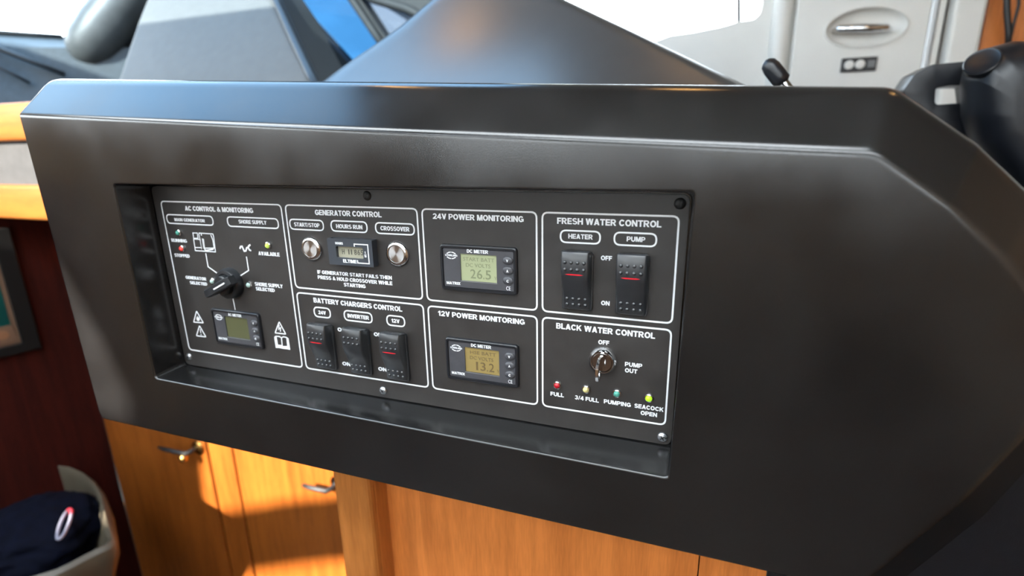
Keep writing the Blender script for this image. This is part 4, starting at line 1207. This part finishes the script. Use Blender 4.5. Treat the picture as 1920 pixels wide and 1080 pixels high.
ax1 = (at(131, 953, z=zr + 0.035) - at(109, 1008, z=zr + 0.025)) / 2; ax2 = (at(133, 985, z=zr + 0.03) - at(109, 980, z=zr + 0.03)) / 2 * 0.62
m.tube([bc + ax1 * math.cos(2 * PI * i / 32) + ax2 * math.sin(2 * PI * i / 32) for i in range(4, 30)], 0.0034, 8)
o = m.build('oval_badge', M['lilac'], jk, smooth=180); o['label'] = 'pale oval ring badge'
m = MB(); m.tube([bc + ax1 * math.cos(2 * PI * i / 32) + ax2 * math.sin(2 * PI * i / 32) for i in range(-3, 5)], 0.0038, 8)
o = m.build('badge_tip', M['red'], jk, smooth=180); o['label'] = 'red end of the badge'

# ================================================================== throttle lever and helm seat at the right
yt = 0.34
tl = thing('throttle_lever', 'black throttle lever with rounded grip rising behind the console', 'lever', at(1470, 200, y=yt))
t0, t1 = at(1466, 152, y=yt), at(1443, 123, y=yt)
dv = (t1 - t0).normalized()
MB().tube([t0 - dv * 0.10, t0 - dv * 0.02, t0], [0.006, 0.006, 0.006], 14).build('shaft', M['chrome'], tl, smooth=60)
rg_ = 0.0098
MB().tube([t0 - dv * 0.003, t0, t0 + dv * 0.006, t1 - dv * 0.004, t1 + dv * 0.003, t1 + dv * 0.0065, t1 + dv * 0.008], [0.006, rg_, rg_, rg_, rg_ * 0.85, rg_ * 0.5, 0.001], 24).build('grip', M['vinyl'], tl, smooth=180)

yh_ = 0.62
hc = thing('helm_chair', 'black helm chair with looped armrest right of the console', 'chair', at(1880, 420, y=yh_))
A = lambda u, v, y=yh_: at(u, v, y=y)
outer = fillet([(1692, 172), (1716, 138), (1748, 121), (1842, 112), (1862, 320), (1815, 300), (1745, 225)], [10, 22, 22, 10, 10, 20, 20], 5)
innr = fillet([(1754, 165), (1780, 160), (1822, 159), (1826, 195), (1790, 194), (1752, 197)], [8, 3, 3, 3, 3, 8], 4)
m = MB(); m.holed([A(p[0], p[1]) for p in outer], [[A(p[0], p[1]) for p in innr]], (0, 0.06, 0)); m.build('armrest', M['vinyl'], hc, bevel=0.007, seg=4, smooth=180)
yb_ = 0.55
pod = fillet([(1818, 150), (1826, 116), (1858, 88), (1908, 74), (1990, 78), (2010, 300), (1980, 420), (1890, 340), (1838, 272), (1820, 215)], [22, 22, 34, 34, 30, 30, 40, 50, 40, 30], 6)
m = MB()
cp_ = (1915, 225)
rings = []
for s, y in ((0.40, yb_ - 0.040), (0.62, yb_ - 0.038), (0.78, yb_ - 0.032), (0.90, yb_ - 0.020), (0.97, yb_ - 0.006), (1.0, yb_ + 0.012), (0.98, yb_ + 0.032), (0.93, yb_ + 0.045)):
    rings.append([Vector((0, y - yb_, 0)) + (A(*cp_, yb_) + (A(p[0], p[1], yb_) - A(*cp_, yb_)) * s) for p in pod])
m.loft(rings); m.build('backrest', M['vinyl'], hc, smooth=60)
nb_ = Vector((-0.50, -0.68, 0.54)).normalized()
bq = A(1843, 120, yb_ - 0.012)
MB().lathe([(0.020, -0.006), (0.020, 0.0025), (0.0185, 0.004), (0.0165, 0.003), (0.002, 0.0036)], bq + nb_ * 0.003, ax=nb_, n=32).build('pivot_cap', M['vinyl'], hc, smooth=40)
a_, b_ = A(1916, 176, yb_ - 0.03), A(1960, 178, yb_ - 0.03)
MB().tube([a_, (a_ + b_) / 2, b_], 0.003, 8).build('piping', M['pad'], hc, smooth=180)
MB().box(0.83, 1.45, 0.50, 1.0, 0.0, Z0 - 0.12).build('seat_base', M['vinyl'], hc, bevel=0.03)
MB().box(0.665, 1.45, 0.125, 0.50, 0.0, Z0 - 0.13).build('footwell_box', M['vinyl'], hc, bevel=0.02)
